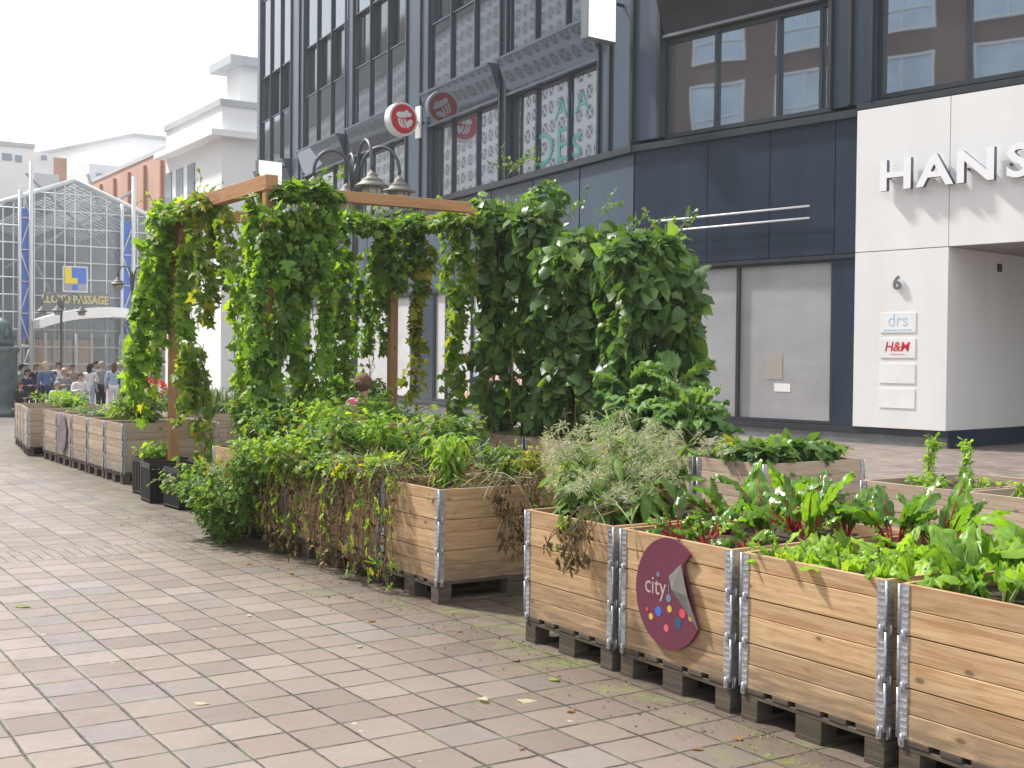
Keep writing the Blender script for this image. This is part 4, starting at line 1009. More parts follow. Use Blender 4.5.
for i, (z, lb) in enumerate(((2.33, 'white name plate with light blue lettering, topmost on the white wall'), (1.85, 'white name plate with red H&M lettering'), (1.37, 'blank white name plate below the red lettered one'), (.90, 'lowest blank white name plate on the white wall'))):
    m = MB(); fb(m, FR, 6.53, 7.27, .101, .112, z-.185, z+.185); root = m.build('name_plate', WHITE); tag(root, lb, 'name plate', 'name plates on the white wall')
    if i == 0:
        text_mb('drs', .34, lambda x, y, z_: FR(6.9+x, .1125+z_, z+.04+y), .002, flat('pale_blue', (.42,.6,.72)), 'lettering', root)
        m = MB()
        for q in range(6): fb(m, FR, 6.6+q*.1, 6.68+q*.1, .1125, .1145, z-.15, z-.125)
        m.build('dashed_line', flat('pale_blue', (.42,.6,.72)), root)
    if i == 1:
        text_mb('H&M', .25, lambda x, y, z_: FR(6.9+x+y*.18, .1125+z_, z+.02+y), .002, RED, 'lettering', root, .95, .004)
        m = MB(); fb(m, FR, 6.74, 7.06, .1125, .1140, z-.125, z-.11); m.build('underline', flat('pale_red', (.7,.3,.3)), root)
m = MB(); fb(m, FR, 3.95, 4.35, -.088, -.084, .95, 1.12); o = m.build('window_notice', WHITE); tag(o, 'small white notice low in the frosted window', 'notice')
m = MB(); fb(m, FR, 3.75, 4.15, -.088, -.084, 1.2, 1.75); o = m.build('window_notice', flat('buff_paper', (.37,.33,.29))); tag(o, 'buff coloured sheet behind the frosted window above the white notice', 'notice')
# round red pharmacy-like sign
def round_sign():
    c = Vector((-28.75, 14.2, 9.0)); root = empty('hanging_sign', c, R(5), 'round red and white shop sign with a horse emblem projecting from the facade', 'sign')
    n = 40; circ = lambda r: [(r*math.cos(2*math.pi*k/n), r*math.sin(2*math.pi*k/n)) for k in range(n)]
    MB().prism(circ(.52), lambda u, v, d: (d, u, v), -.15, .15).build('drum', WHITE, root)
    MB().prism(circ(.455), lambda u, v, d: (d, u, v), .151, .158).build('red_face', RED, root)
    em = MB(); F = lambda u, v, d: (d, u, v)
    em.prism([(-.28,.10),(-.22,.2),(.0,.22),(.12,.3),(.2,.22),(.3,.2),(.26,.1),(.14,.08),(.05,.04),(-.2,.03)], F, .159, .165)
    for u in (-.22,-.12,.0): em.prism([(u,.0),(u+.06,.0),(u+.11,-.16),(u+.2,-.27),(u+.15,-.28),(u+.05,-.18)], F, .159, .165)
    em.prism([(.12,-.06),(.26,.02),(.34,-.02),(.3,-.16),(.18,-.24),(.1,-.2)], F, .159, .165)
    em.build('emblem', WHITE, root)
    MB().box(-.03,.03,.5,.85,-.03,.03).build('bracket', P_FIN, root); MB().box(-.14,.14,.62,.68,-.5,.5).build('mounting_plate', WHITE, root)
round_sign()
FACE_GLOW = NT('glow_lifted_face'); FACE_GLOW.set((.85,.85,.85), .4); FACE_GLOW.b.inputs['Emission Color'].default_value = (1,1,.98,1); FACE_GLOW.b.inputs['Emission Strength'].default_value = .45; FACE_GLOW = FACE_GLOW.m  # slight glow added so the shaded white face reads bright
def light_box(c, w, h, t, label):
    root = empty('light_box', c, R(5), label, 'sign', 'blank white light boxes on the facade')
    MB().box(-t/2, t/2, -w/2, w/2, 0, h).build('box_case', P_ALU, root, None, .01)
    MB().box(t/2, t/2+.01, -w/2+.03, w/2-.03, .03, h-.03).build('white_face', FACE_GLOW, root)
    MB().box(-.03, .03, w/2, w/2+.35, h-.2, h-.14).build('bracket', P_FIN, root)
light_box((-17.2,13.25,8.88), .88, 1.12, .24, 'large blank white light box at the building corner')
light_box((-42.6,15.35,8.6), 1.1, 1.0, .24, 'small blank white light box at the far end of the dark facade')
TEAL = flat('teal_reflection', (.06,.22,.20), .3)  # teal letters set on the pane imitate the opposite sign's reflection
for txt_, sc_, s_, z_, ws in (('DEs', 1.25, 3.9, 7.05, 1.15), ('AIA', .8, 3.2, 8.0, 1.3)):
    o = text_mb(txt_, sc_, lambda x, y, z, s_=s_, z_=z_: FL(s_-x, -.195+z, z_+y), .006, TEAL, 'reflected_lettering', None, 1.1, .0, ws)
    tag(o, ('large' if sc_ > 1 else 'smaller upper') + ' teal lettering set in as a reflection on the first-floor corner window', 'lettering')
# posters inside the left shop windows
for i, (s, w, z, h, c, lb) in enumerate([(6.9,.9,.35,.9,(.75,.28,.18),'orange pink figures poster'), (8.0,.7,.35,.8,(.25,.5,.8),'light blue poster'), (8.95,.5,.35,.6,(.8,.45,.2),'orange poster strip'), (6.1,.0,0,0,None,'')][:3] + [(5.2,.8,.35,.8,(.75,.3,.35),'pink poster'), (3.6,.8,.35,.6,(.7,.35,.4),'rose poster'), (9.6,.35,1.25,.32,(.8,.5,.42),'small pinkish notice')]):
    m = MB(); fb(m, FL, s, s+w, -.085, -.075, z, z+h); n = NT('poster_print'); o_ = n.obj()
    n.set(n.mix(n.rng(n.noise(o_, 3.5, 4, .6, 1.5), .42, .58), (.75,.72,.68), c), .5)
    o = m.build('window_poster', n.m); tag(o, lb + ' standing inside the left shop window', 'poster', 'posters in the shop windows')

# ------------------------------------------------------------------ street lamps
def lantern(root, p, s=1.0):
    h = MB(); h.lathe([(.012,.30),(.02,.27),(.05,.24),(.085,.22),(.09,.18),(.12,.15),(.17,.13),(.18,.115),(.18,.095),(.25,.045),(.285,.02),(.285,0),(.26,.0)], tuple(p), 18)
    o = h.build('lamp_shade', LAMPTOP, root)
    g = MB(); g.lathe([(.17,.0),(.16,-.12),(.12,-.18),(.04,-.2)], tuple(p), 14); g.build('lamp_glass', LAMPGL, o)
    c = MB()
    for k in range(8):
        a = k*math.pi/4; ca, sa = math.cos(a), math.sin(a)
        c.tube([(p[0]+ca*.19,p[1]+sa*.19,p[2]), (p[0]+ca*.18,p[1]+sa*.18,p[2]-.13), (p[0]+ca*.1,p[1]+sa*.1,p[2]-.2)], .006, 4)
    c.build('lamp_cage', IRON, o)
def lamp(label, x, y, z0, htop, arms, scale=1.0, rad=.7):
    root = empty('street_lamp', (x, y, z0), 0, label, 'street lamp', 'bronze grey multi-armed street lamps')
    m = MB(); H = htop
    m.lathe([(.16,0),(.15,.5),(.10,.62),(.085,.9),(.06,1.0),(.055,H-.9),(.075,H-.85),(.07,H-.7),(.035,H-.55),(.045,H-.4),(.01,H-.25)], (0,0,0), 14); m.build('pole', IRON, root)
    for l, d in arms:
        v = c2w(l, d, 0); pts = []
        N = 16; R_ = v.length; hd = v.normalized()
        pts.append(Vector((0,0,H-.75)) + hd*.05)
        for k in range(N+1):
            a = math.pi*(1 - k/N); pts.append(Vector((0,0,H-.40)) + hd*(R_*.56 + R_*.44*math.cos(a)) + Vector((0,0,R_*.52*math.sin(a))))
        end = Vector((v.x, v.y, H-.46)); pts.append(end)
        m = MB(); m.tube(pts, .03, 7); m.build('arm', IRON, root); lantern(root, (end.x, end.y, end.z-.3))
p = CAM + (c2w(-.1277*21.5, 21.5, 0)); 
lamp('near street lamp with curved arms rising behind the pergola beam', p.x, p.y, 0, 5.17, [(-.70,-.15), (.78,-.25), (.38,-.85), (-.25,.7)])
p = CAM + c2w((61-512)/FP*60, 60, 0); lamp('far street lamp with three lanterns in front of the glass arcade', p.x, p.y, -.35, 4.75, [(-.95,.1), (.95,.1), (.05,-.6)])
p = CAM + c2w((132-512)/FP*46, 46, 0); lamp('middle street lamp with lanterns left of the hop vine', p.x, p.y, -.35, 5.3, [(-.6,.2), (.65,.1)])

# ------------------------------------------------------------------ glass arcade
XA = -85
STEEL = simple('white_steel', (.62,.64,.66), .45, .2, .05); STEEL2 = simple('grey_steel', (.30,.33,.36), .5, .3, .1)
BLUE = flat('blue_mast', (.05,.16,.55), .5); YEL = flat('sign_yellow', (.8,.62,.03), .5); GOLD = flat('gold_lettering', (.62,.53,.24), .5, .1)
G_ARC = NT('arcade_glass'); G_ARC.set((.30,.36,.39), .08, .35, .5); G_ARC.b.inputs['Alpha'].default_value = .2; G_ARC = G_ARC.m
G_IN = simple('arcade_interior', (.10,.11,.115), .7, 0, .5, .3)
arc = empty('glass_arcade', (XA, 16, -.35), 0, 'gabled steel and glass shopping arcade at the end of the street', 'building')
AO = (-XA, -16, .35)
def A(X, Y): p = at(X, Y, XA); return (p.y, p.z)
yl, zl = A(28, 190); yr, zr = A(131, 207); ya, za = A(75, 180); ye0, ze0 = A(-40, 214)
zg = -.35
def abar(name, segs, r, mat, x=XA, n=5):
    m = MB()
    for (a, b) in segs: m.tube([(x, a[0], a[1]), (x, b[0], b[1])], r, n)
    return m.build(name, mat, arc, AO)
# glass skin + dark interior
m = MB(); m.prism([(ye0, zg), (ye0, ze0), (ya, za), (yr, zr), (yr+6, zr-1.2), (yr+6, zg)], lambda u, v, d: (d, u, v), XA-.12, XA-.08); m.build('glass_skin', G_ARC, arc, AO)
m = MB(); m.box(XA-16, XA-15.8, ye0, yr+6, zg, za); m.build('interior_wall', G_IN, arc, AO)
# roof ridge trusses running back
m = MB()
for k in range(14):
    t = k/13; xx = XA-.5-t*14
    m.tube([(xx, yl, zl-.1), (xx, ya, za-.1), (xx, yr, zr-.1)], .09, 4)
    m.tube([(xx, yl, zl-1.2), (xx, ya-.5, za-3.2), (xx, ya+.6, za-1.4), (xx, yr, zr-1.4)], .06, 4)
for k in range(9):
    t = k/8; y0 = yl+(ya-yl)*t; z0 = zl+(za-zl)*t-.15; m.tube([(XA-.5, y0, z0), (XA-15, y0, z0)], .06, 4)
    y0 = yr+(ya-yr)*t; z0 = zr+(za-zr)*t-.15; m.tube([(XA-.5, y0, z0), (XA-15, y0, z0)], .06, 4)
m.build('roof_trusses', simple('truss_steel', (.42,.46,.5), .5), arc, AO)
def roofz(y):
    if y < ya: return ze0+(za-ze0)*(y-ye0)/(ya-ye0)
    return za+(zr-za)*(y-ya)/(yr-ya)
vy = [ye0+(ya-ye0)*k/11 for k in range(12)] + [ya+(yr+6-ya)*k/9 for k in range(1, 10)]
abar('vertical_mullions', [((y, zg), (y, roofz(y))) for y in vy], .05, STEEL)
hz = [zg+1.2*k for k in range(1, int((za-zg)/1.2)+1)]
segs = []
for z in hz:
    y1 = ye0 if z < ze0 else ye0+(z-ze0)/(za-ze0)*(ya-ye0); y2 = yr+6 if z < roofz(yr+6) else ya+(za-z)/(za-zr)*(yr-ya)
    if z > 4.2 or True: segs.append(((y1, z), (min(y2, yr+6), z)))
abar('horizontal_bars', segs, .045, STEEL)
abar('gable_edge', [((ye0, ze0), (ya, za)), ((ya, za), (yr+6, roofz(yr+6)))], .16, STEEL)
abar('diagonal_braces', [((ya-4.5, 7.5), (ya+4.2, 13.5)), ((ya+4.2, 7.5), (ya-3.2, 14.2)), ((yl+.6, 8), (ya-1.5, 5.8)), ((ya+1, 14.5), (yr-.6, 8.2))], .11, STEEL2, XA-.6)
for (X, yt) in ((29, 163), (131, 178)):
    y, z = A(X, yt); mm = MB(); mm.tube([(XA+.7, y, zg), (XA+.7, y, z)], .14, 8); mm.build('mast', STEEL, arc, AO)
    y2, _ = A(X-6, 200)
    mm = MB(); mm.box(XA+.2, XA+.5, y2-.28, y2+.28, zg+3, z-3.2); mm.build('blue_mast', BLUE, arc, AO)
    y3, _ = A(X-11, 200); mm = MB(); mm.tube([(XA+.6, y3, zg), (XA+.6, y3, z-2)], .12, 6)
    zz = zg+.3; sgn = 1
    while zz < z-3.5:
        a_, b_ = (y3, y) if sgn > 0 else (y, y3); mm.tube([(XA+.62, a_, zz), (XA+.62, b_, zz+2.2)], .05, 4); mm.tube([(XA+.62, y3, zz), (XA+.62, y, zz)], .05, 4); zz += 2.2; sgn = -sgn
    mm.build('lattice', STEEL, arc, AO)
# entrance: dark doors with posts, orange display panels inside
y0, z0 = A(31, 333); y1, z1 = A(122, 333)
m = MB(); m.box(XA-3.2, XA-3, y0, y1, zg, z0-.2); m.build('entrance_shops', simple('entrance_dark', (.05,.048,.045), .6, 0, .4, 1.2), arc, AO)
for k, c in enumerate(((.4,.2,.09), (.35,.26,.17), (.45,.2,.07))):
    ya_, _ = A(50+k*22, 350); m = MB(); m.box(XA-2.95, XA-2.9, ya_-.7, ya_+.7, .2, 2.6); m.build('shop_display', flat('display', c), arc, AO)
m = MB()
for k in range(7): yy = y0+(y1-y0)*k/6; m.tube([(XA-.3, yy, zg), (XA-.3, yy, z0)], .09, 6)
m.build('entrance_posts', STEEL, arc, AO)
# canopy, arched white roof
m = MB(); prof = []
N = 14
for k in range(N+1):
    t = k/N; yy, zz = A(31+110*t, 332); prof.append((yy, zz + .35 + 1.35*math.sin(math.pi*(.08+t*.72))**.8))
low = [(a, b-.75+.35*abs(i/N-.5)) for i, (a, b) in enumerate(prof)]
m.prism(prof + low[::-1], lambda u, v, d: (d, u, v), XA-.05, XA+3.2); m.build('white_canopy', flat('canopy_white', (.85,.86,.86), .5), arc, AO)
# logo and lettering
yy0, zz0 = A(62, 292); yy1, zz1 = A(87, 267)
xs = XA+.15; W_ = yy1-yy0; H_ = zz1-zz0
m = MB(); m.box(xs, xs+.1, yy0, yy1, zz0, zz1); m.build('logo_frame', STEEL, arc, AO)
m = MB(); m.box(xs+.1, xs+.13, yy0+.06*W_, yy1-.06*W_, zz0+.06*H_, zz1-.06*H_); m.build('logo_board', STEEL2, arc, AO)
def lg(pts, c): MB().prism([(yy0+W_*a, zz0+H_*b) for a, b in pts], lambda u, v, d: (d, u, v), xs+.131, xs+.16).build('logo_shape', c, arc, AO)
lg([(.07,.33),(.07,.94),(.34,.94),(.34,.54),(.58,.54),(.58,.33)], YEL)
lg([(.36,.94),(.94,.94),(.94,.33),(.60,.33),(.60,.56),(.36,.56)], BLUE)
lg([(.42,.30),(.58,.30),(.60,.12),(.50,.06),(.34,.12)], BLUE)
tx = empty('arcade_lettering', (0,0,0)); bpy.data.objects.remove(tx)
cy_, cz_ = A(75, 300)
m = MB(); a_, b_ = A(42, 307), A(109, 294); m.box(XA+.05, XA+.12, a_[0], b_[0], min(a_[1], b_[1])-.0, max(a_[1], b_[1])); m.build('sign_band', simple('sign_band_grey', (.16,.18,.18), .4), arc, AO)
text_mb('LLOYD PASSAGE', .82, lambda x, y, z: (XA+.13+z - XA, cy_ + x - 16, cz_ + y + .35), .06, GOLD, 'lettering', arc, 1.02, .02, .74)

# ------------------------------------------------------------------ background buildings
def rect_building(name, label, pts, z1, mat, z0=-.5, parts=()):
    cx = sum(p[0] for p in pts)/len(pts); cy = sum(p[1] for p in pts)/len(pts)
    root = empty(name, (cx, cy, 0), 0, label, 'building'); O = (-cx, -cy, 0)
    MB().prism(pts, lambda u, v, d: (u, v, d), z0, z1).build('wall', mat, root, O)
    r = MB(); k = 1.02; r.prism([(cx+(x-cx)*k, cy+(y-cy)*k) for x, y in pts], lambda u, v, d: (u, v, d), z1, z1+.35); r.build('roof_edge', BG_ROOF, root, O)
    return root, O
BG_W = simple('white_render', (.90,.90,.89), .8, 0, .04, .3); BG_ROOF = simple('pale_roof', (.5,.52,.54), .7, 0, .1, .3)
BG_PINK = simple('terracotta_cladding', (.56,.33,.24), .7, 0, .12, .5); BG_GREY = simple('pale_grey_render', (.62,.64,.66), .8, 0, .06, .3)
BGL = simple('far_window_glass', (.25,.29,.33), .15, .4, .2, .5)
def P3(X, Y, x): p = at(X, Y, x); return p
# white building with ribbon windows behind the dark facade: street side runs along X, end faces us
x1 = -62; pa = P3(222, 112, x1); pb = P3(262, 112, x1)
yc = pa.y; ztop = P3(222, 105, x1).z; zmid = P3(222, 131, x1).z
rr_ = ray(166, 200); xf = CAM.x + rr_.x*(yc-CAM.y)/rr_.y
root, O = rect_building('white_building', 'overexposed white building with window bands behind the dark facade', [(x1, yc), (x1, yc+14), (xf, yc+14), (xf, yc)], ztop, BG_W)
m = MB(); m.box(xf, x1+.02, yc-.8, yc-.001, zmid-.35, zmid); m.box(x1+.001, x1+.6, yc-.8, yc+14, zmid-.35, zmid); m.build('cornice', BG_W, root, O)
# windows on the street side
nW = max(1, int((x1-xf-5)//9.5)); print('white bldg', xf, yc, ztop, zmid, nW)
for k in range(nW):
    xx0 = x1-4-k*9.5
    for (zz0_, zz1_) in ((zmid-3.6, zmid-1.2), (zmid-7.2, zmid-4.8)):
        for q in range(3):
            u0 = xx0-6.3+q*2.2
            w = MB(); w.box(u0, u0+1.3, yc-.06, yc-.01, zz0_, zz1_); wo = w.build('window', BGL, root, O)
            f = MB(); f.box(u0-.12, u0-.001, yc-.14, yc-.01, zz0_-.1, zz1_+.1); f.box(u0+1.301, u0+1.42, yc-.14, yc-.01, zz0_-.1, zz1_+.1); f.box(u0, u0+1.3, yc-.2, yc-.01, zz0_-.12, zz0_-.001); f.build('window_frame', BG_GREY, wo, O)
    b = MB(); b.box(xx0-6.8, xx0+.3, yc-1.1, yc-.2, zmid-4.6, zmid-3.8); b.build('balcony', BG_W, root, O)
# set back upper storey with sloped roof
ztop2 = P3(240, 66, x1-4).z; y2 = P3(240, 70, x1-4).y
m = MB(); m.box(xf+4, x1-4, y2, y2+10, ztop+.3, ztop2); m.build('upper_storey', BG_W, root, O)
m = MB(); m.box(xf+3, x1-3.4, y2-.8, y2+10.6, ztop2, ztop2+.5); m.build('upper_roof', BG_ROOF, root, O)
m = MB(); m.prism([(y2+3, ztop2+.5), (y2+6, ztop2+2.4), (y2+10, ztop2+2.4), (y2+10, ztop2+.5)], lambda u, v, d: (d, u, v), x1-14, x1-5); m.build('roof_house', simple('brown_roof', (.35,.30,.26), .8), root, O)
# terracotta building
x2 = -100; q0 = P3(166, 150, x2); z_ = q0.z
root, O = rect_building('terracotta_building', 'pale terracotta building with vertical strips left of the white building', [(x2, q0.y), (x2, q0.y+10), (x2-46, q0.y+10), (x2-46, q0.y)], z_, BG_PINK)
m = MB()
for k in range(9): m.box(x2-1-k*5, x2-.7-k*5, q0.y-.25, q0.y-.001, 1, z_-.6)
m.build('facade_strips', simple('strip_red', (.4,.15,.09), .7), root, O)
# pale building left of it
x3 = -125; q1 = P3(135, 137, x3); 
root, O = rect_building('pale_building', 'very pale building with a flat roof behind the glass arcade', [(x3, P3(133,150,x3).y), (x3, P3(170,150,x3).y), (x3-30, P3(170,150,x3).y), (x3-30, P3(133,150,x3).y-9)], q1.z, BG_W)
m = MB(); a_ = P3(92, 170, x3); b_ = P3(133, 150, x3); m.box(x3-20, x3-1, a_.y, b_.y, 0, P3(100,163,x3).z); m.build('side_wing', BG_GREY, root, O)
w = MB(); w.box(x3-.99, x3-.9, P3(99,170,x3).y, P3(108,170,x3).y, P3(100,181,x3).z, P3(100,172,x3).z); w.build('window', BGL, root, O)
# left white house with chimney
x4 = -110
root, O = rect_building('white_house', 'white flat-roofed building with a brick chimney above the arcade roof', [(x4, P3(-30,160,x4).y), (x4, P3(34,160,x4).y), (x4-14, P3(34,160,x4).y), (x4-14, P3(-30,160,x4).y)], P3(20,147,x4).z, BG_W)
m = MB(); m.box(x4-12, x4-.5, P3(34,160,x4).y, P3(56,160,x4).y, 0, P3(45,152,x4).z); m.build('side_wing', BG_W, root, O)
m = MB(); m.box(x4-10, x4-.3, P3(-30,160,x4).y, P3(60,160,x4).y, 0, P3(30,172,x4).z); m.build('lower_wing', BG_GREY, root, O)
m = MB(); m.box(x4-6, x4-.45, P3(55,160,x4).y, P3(68,160,x4).y, 0, P3(60,157,x4).z); m.build('chimney', BG_PINK, root, O)
for (a, b, c, d) in ((2,12,153,160), (15,22,155,162), (41,47,155,160)):
    w = MB(); w.box(x4+.0+.001, x4+.05, P3(a,160,x4).y, P3(b,160,x4).y, P3(a,d,x4).z, P3(a,c,x4).z); w.build('window', BGL, root, O)
# opposite side of the street: only its reflection shows
def grid_mat():
    n = NT('perforated_blocks'); o = n.obj(); sep = n.n('ShaderNodeSeparateXYZ'); n.put(sep.inputs[0], o)
    u = n.math('FRACT', n.math('MULTIPLY', sep.outputs[0], 1/1.7)); v = n.math('FRACT', n.math('MULTIPLY', sep.outputs[2], 1/1.5))
    du = n.math('ABSOLUTE', n.math('SUBTRACT', u, .5)); dv = n.math('ABSOLUTE', n.math('SUBTRACT', v, .5))
    hole = n.math('MULTIPLY', n.math('LESS_THAN', n.math('MAXIMUM', du, dv), .33), n.math('GREATER_THAN', n.math('ABSOLUTE', n.math('SUBTRACT', du, dv)), .07))
    n.set(n.mix(hole, (.78,.77,.75), (.07,.08,.09)), .8); return n.m
GRID = grid_mat()
ob = MB().box(-230, -62, -22, -13, -.5, 34); o = ob.build('department_store', GRID); tag(o, 'pale perforated concrete block store reflected in the dark glass facade', 'building')
MB().box(-230.3, -61.7, -22.3, -12.7, 34.0, 39).build('roof_edge', simple('store_roof', (.06,.065,.07), .6), o)
BRICK = simple('brown_brick', (.17,.10,.075), .8, 0, .15, 2)
root = empty('brick_building', (-22, -14, 0), 0, 'brown brick office reflected in the windows of the corner facade', 'building')
MB().box(-38, 21, -8, 0, -.5, 19).build('wall', BRICK, root)
for i in range(13):
    for j in range(5):
        x = -37+i*4.5; z = 1.5+j*3.6
        w = MB(); w.box(x, x+2.6, .001, .06, z, z+2.4); w.box(x+1.25, x+1.35, .06, .1, z, z+2.4, 1)
        w.box(x, x+1.249, .06, .1, z+.8, z+.88, 1); w.box(x+1.351, x+2.6, .06, .1, z+.8, z+.88, 1); wo = w.build('window', [simple('sky_glass', (.60,.74,.90), .2, 0, .15, .5) if (i+j) == 0 else bpy.data.materials['sky_glass'], P_WHITE], root)
        f = MB(); f.box(x-.12, x, .0, .12, z-.12, z+2.52); f.box(x+2.6, x+2.72, 0, .12, z-.12, z+2.52); f.box(x, x+2.6, 0.002, .12, z-.12, z-.001); f.box(x, x+2.6, 0.002, .12, z+2.401, z+2.52); f.build('window_frame', P_WHITE, wo)

# ------------------------------------------------------------------ statue column at the left edge
pc = CAM + c2w((1-512)/FP*38, 38, 0)
root = empty('bronze_column', (pc.x, pc.y, -.35), 0, 'green weathered bronze column with an ornate crown at the left edge', 'monument')
BRZ = simple('green_bronze', (.15,.20,.20), .6, .3, .35, 3, .3)
MB().lathe([(.62,0),(.62,.15),(.52,.22),(.50,.4),(.47,1.9),(.53,2.0),(.56,2.08),(.46,2.15)], (0,0,0), 20).build('shaft', BRZ, root)
m = MB(); m.lathe([(.36,2.15),(.40,2.3),(.34,2.42),(.37,2.55),(.26,2.72),(.29,2.82),(.14,2.95),(.02,3.02)], (0,0,0), 14)
for k in range(9):
    a = k*.7; m.tube([(.3*math.cos(a), .3*math.sin(a), 2.3), (.42*math.cos(a+.2), .42*math.sin(a+.2), 2.5), (.3*math.cos(a+.4), .3*math.sin(a+.4), 2.72)], [.05,.07,.03], 6)
m.build('crown', BRZ, root)

# ------------------------------------------------------------------ people
SKIN = simple('skin', (.55,.34,.25), .55, 0, .06, 8)
def skin_mesh(name, verts, edges, rads, mat, parent, root_i=0, sub=1):
    me = bpy.data.meshes.new(name); me.from_pydata(verts, edges, []); o = bpy.data.objects.new(name, me); COL.objects.link(o)
    md = o.modifiers.new('skin', 'SKIN'); md.use_smooth_shade = True
    for i, r in enumerate(rads): me.skin_vertices[0].data[i].radius = r if hasattr(r, '__len__') else (r, r)
    for d in me.skin_vertices[0].data: d.use_root = False
    me.skin_vertices[0].data[root_i].use_root = True
    ss = o.modifiers.new('sub', 'SUBSURF'); ss.levels = sub; ss.render_levels = sub
    dg = bpy.context.evaluated_depsgraph_get(); nm = bpy.data.meshes.new_from_object(o.evaluated_get(dg)); bpy.data.objects.remove(o)
    nm.materials.clear(); nm.materials.append(mat); nm.name = name
    for p_ in nm.polygons: p_.use_smooth = True
    q = bpy.data.objects.new(name, nm); COL.objects.link(q); q.parent = parent
    return q
def person(label, x, y, z, face, pose, top, legs, hair, hairlen=0, scale=1.0, bun=False):
    root = empty('person', (x, y, z), face, label, 'person', None); root.scale = (scale,)*3
    sit = pose == 'sit'; hp = .50 if sit else .93
    # faces +Y locally
    k = lambda z_: z_ + (hp - .93)
    V = {}; V['pel'] = (0,0,hp); V['wa'] = (0,.0,k(1.08)); V['ch'] = (0,.01,k(1.28)); V['nk'] = (0,0,k(1.45)); V['nk2'] = (0,.015,k(1.52)); V['hd'] = (0,.03,k(1.60)); V['ht'] = (0,.02,k(1.69))
    for s, n in ((-1,'l'), (1,'r')):
        V['sh'+n] = (s*.18,0,k(1.40))
        if pose == 'arms' or sit: V['el'+n] = (s*.25,.08,k(1.14)); V['wr'+n] = (s*.12,.30,k(1.18)); V['ha'+n] = (s*.07,.36,k(1.20))
        else: V['el'+n] = (s*.24,-.02,k(1.12)); V['wr'+n] = (s*.25,.06,k(.88)); V['ha'+n] = (s*.25,.09,k(.80))
        V['hi'+n] = (s*.09,0,hp-.03)
        if sit: V['kn'+n] = (s*.11,.44,.50); V['an'+n] = (s*.11,.46,.09); V['to'+n] = (s*.12,.60,.04)
        else: V['kn'+n] = (s*.10,.02,.50); V['an'+n] = (s*.11,-.01,.08); V['to'+n] = (s*.13,.14,.035)
    def mk(name, keys, edges, rad, mat, sub=1):
        idx = {a: i for i, a in enumerate(keys)}
        return skin_mesh(name, [V[a] for a in keys], [(idx[a], idx[b]) for a, b in edges], [rad[a] for a in keys], mat, root, 0, sub)
    arm = lambda n: [('ch','sh'+n), ('sh'+n,'el'+n), ('el'+n,'wr'+n)]
    leg = lambda n: [('pel','hi'+n), ('hi'+n,'kn'+n), ('kn'+n,'an'+n)]
    keys = ['pel','wa','ch','nk','nk2','hd','ht'] + [a+n for n in 'lr' for a in ('sh','el','wr','ha','hi','kn','an','to')]
    rad = dict(pel=(.14,.10), wa=(.12,.09), ch=(.15,.10), nk=.055, nk2=.05, hd=(.082,.10), ht=.065)
    for n in 'lr': rad.update({'sh'+n:.055,'el'+n:.042,'wr'+n:.03,'ha'+n:(.035,.018),'hi'+n:.085,'kn'+n:.055,'an'+n:.04,'to'+n:(.04,.03)})
    ed = [('pel','wa'),('wa','ch'),('ch','nk'),('nk','nk2'),('nk2','hd'),('hd','ht')]
    for n in 'lr': ed += arm(n)+[('wr'+n,'ha'+n)]+leg(n)+[('an'+n,'to'+n)]
    mk('body', keys, ed, rad, SKIN, 2)
    kt = ['pel','wa','ch','nk']+[a+n for n in 'lr' for a in ('sh','el','wr')]
    rt_ = {a: ((rad[a][0]+.018, rad[a][1]+.018) if hasattr(rad[a], '__len__') else rad[a]+.016) for a in kt}; rt_['nk'] = .06; rt_['pel'] = (.165,.125)
    mk('jacket', kt, [('pel','wa'),('wa','ch'),('ch','nk')]+arm('l')+arm('r'), rt_, top, 2)
    kl = ['pel']+[a+n for n in 'lr' for a in ('hi','kn','an')]; rl = {a: ((.15,.115) if a == 'pel' else rad[a]+.016) for a in kl}
    mk('trousers', kl, leg('l')+leg('r'), rl, legs, 2)
    for n in 'lr':
        a, b = Vector(V['an'+n]), Vector(V['to'+n]); sm = MB(); sm.tube([a+Vector((0,-.05,-.03)), (a+b)/2+Vector((0,0,-.01)), b+Vector((0,.03,0))], [.05,.052,.03], 8); sm.build('shoe', SHOE, root)
    hm = MB(); hx, hy, hz_ = V['hd']; prof = []
    n1, n2 = 12, 8
    b = len(hm.v)
    for i in range(n2+1):
        th = math.pi*.62*i/n2
        for j in range(n1):
            a = 2*math.pi*j/n1; r1 = math.sin(th); yy = math.sin(a)
            drop = max(0, -yy)*(.06+hairlen)*(i/n2)**2 
            lift = max(0, yy)*.055*(i/n2)**2
            hm.v.append((hx+.098*r1*math.cos(a), hy-.014+.115*r1*yy, hz_+.025+.112*math.cos(th)-drop+lift))
    for i in range(n2):
        for j in range(n1): j2 = (j+1) % n1; hm.face([b+i*n1+j, b+(i+1)*n1+j, b+(i+1)*n1+j2, b+i*n1+j2], None, 0, True)
    if bun: hm.lathe([(.005,-.05),(.04,-.035),(.055,0),(.04,.035),(.005,.05)], (hx, hy-.15, hz_+.01), 10); hm.lathe([(.03,-.09),(.085,-.05),(.118,.02),(.10,.09),(.05,.135),(.01,.145)], (hx, hy-.03, hz_+.0), 14)
    ho = hm.build('hair', hair, root); md = ho.modifiers.new('s','SOLIDIFY'); md.thickness = .012
    # face
    fm = MB(); fy = hy+.098
    fm.lathe([(.002,.012),(.012,0),(.01,-.012),(.002,-.018)], (hx, fy+.002, hz_-.015), 8); fm.build('nose', SKIN, root)
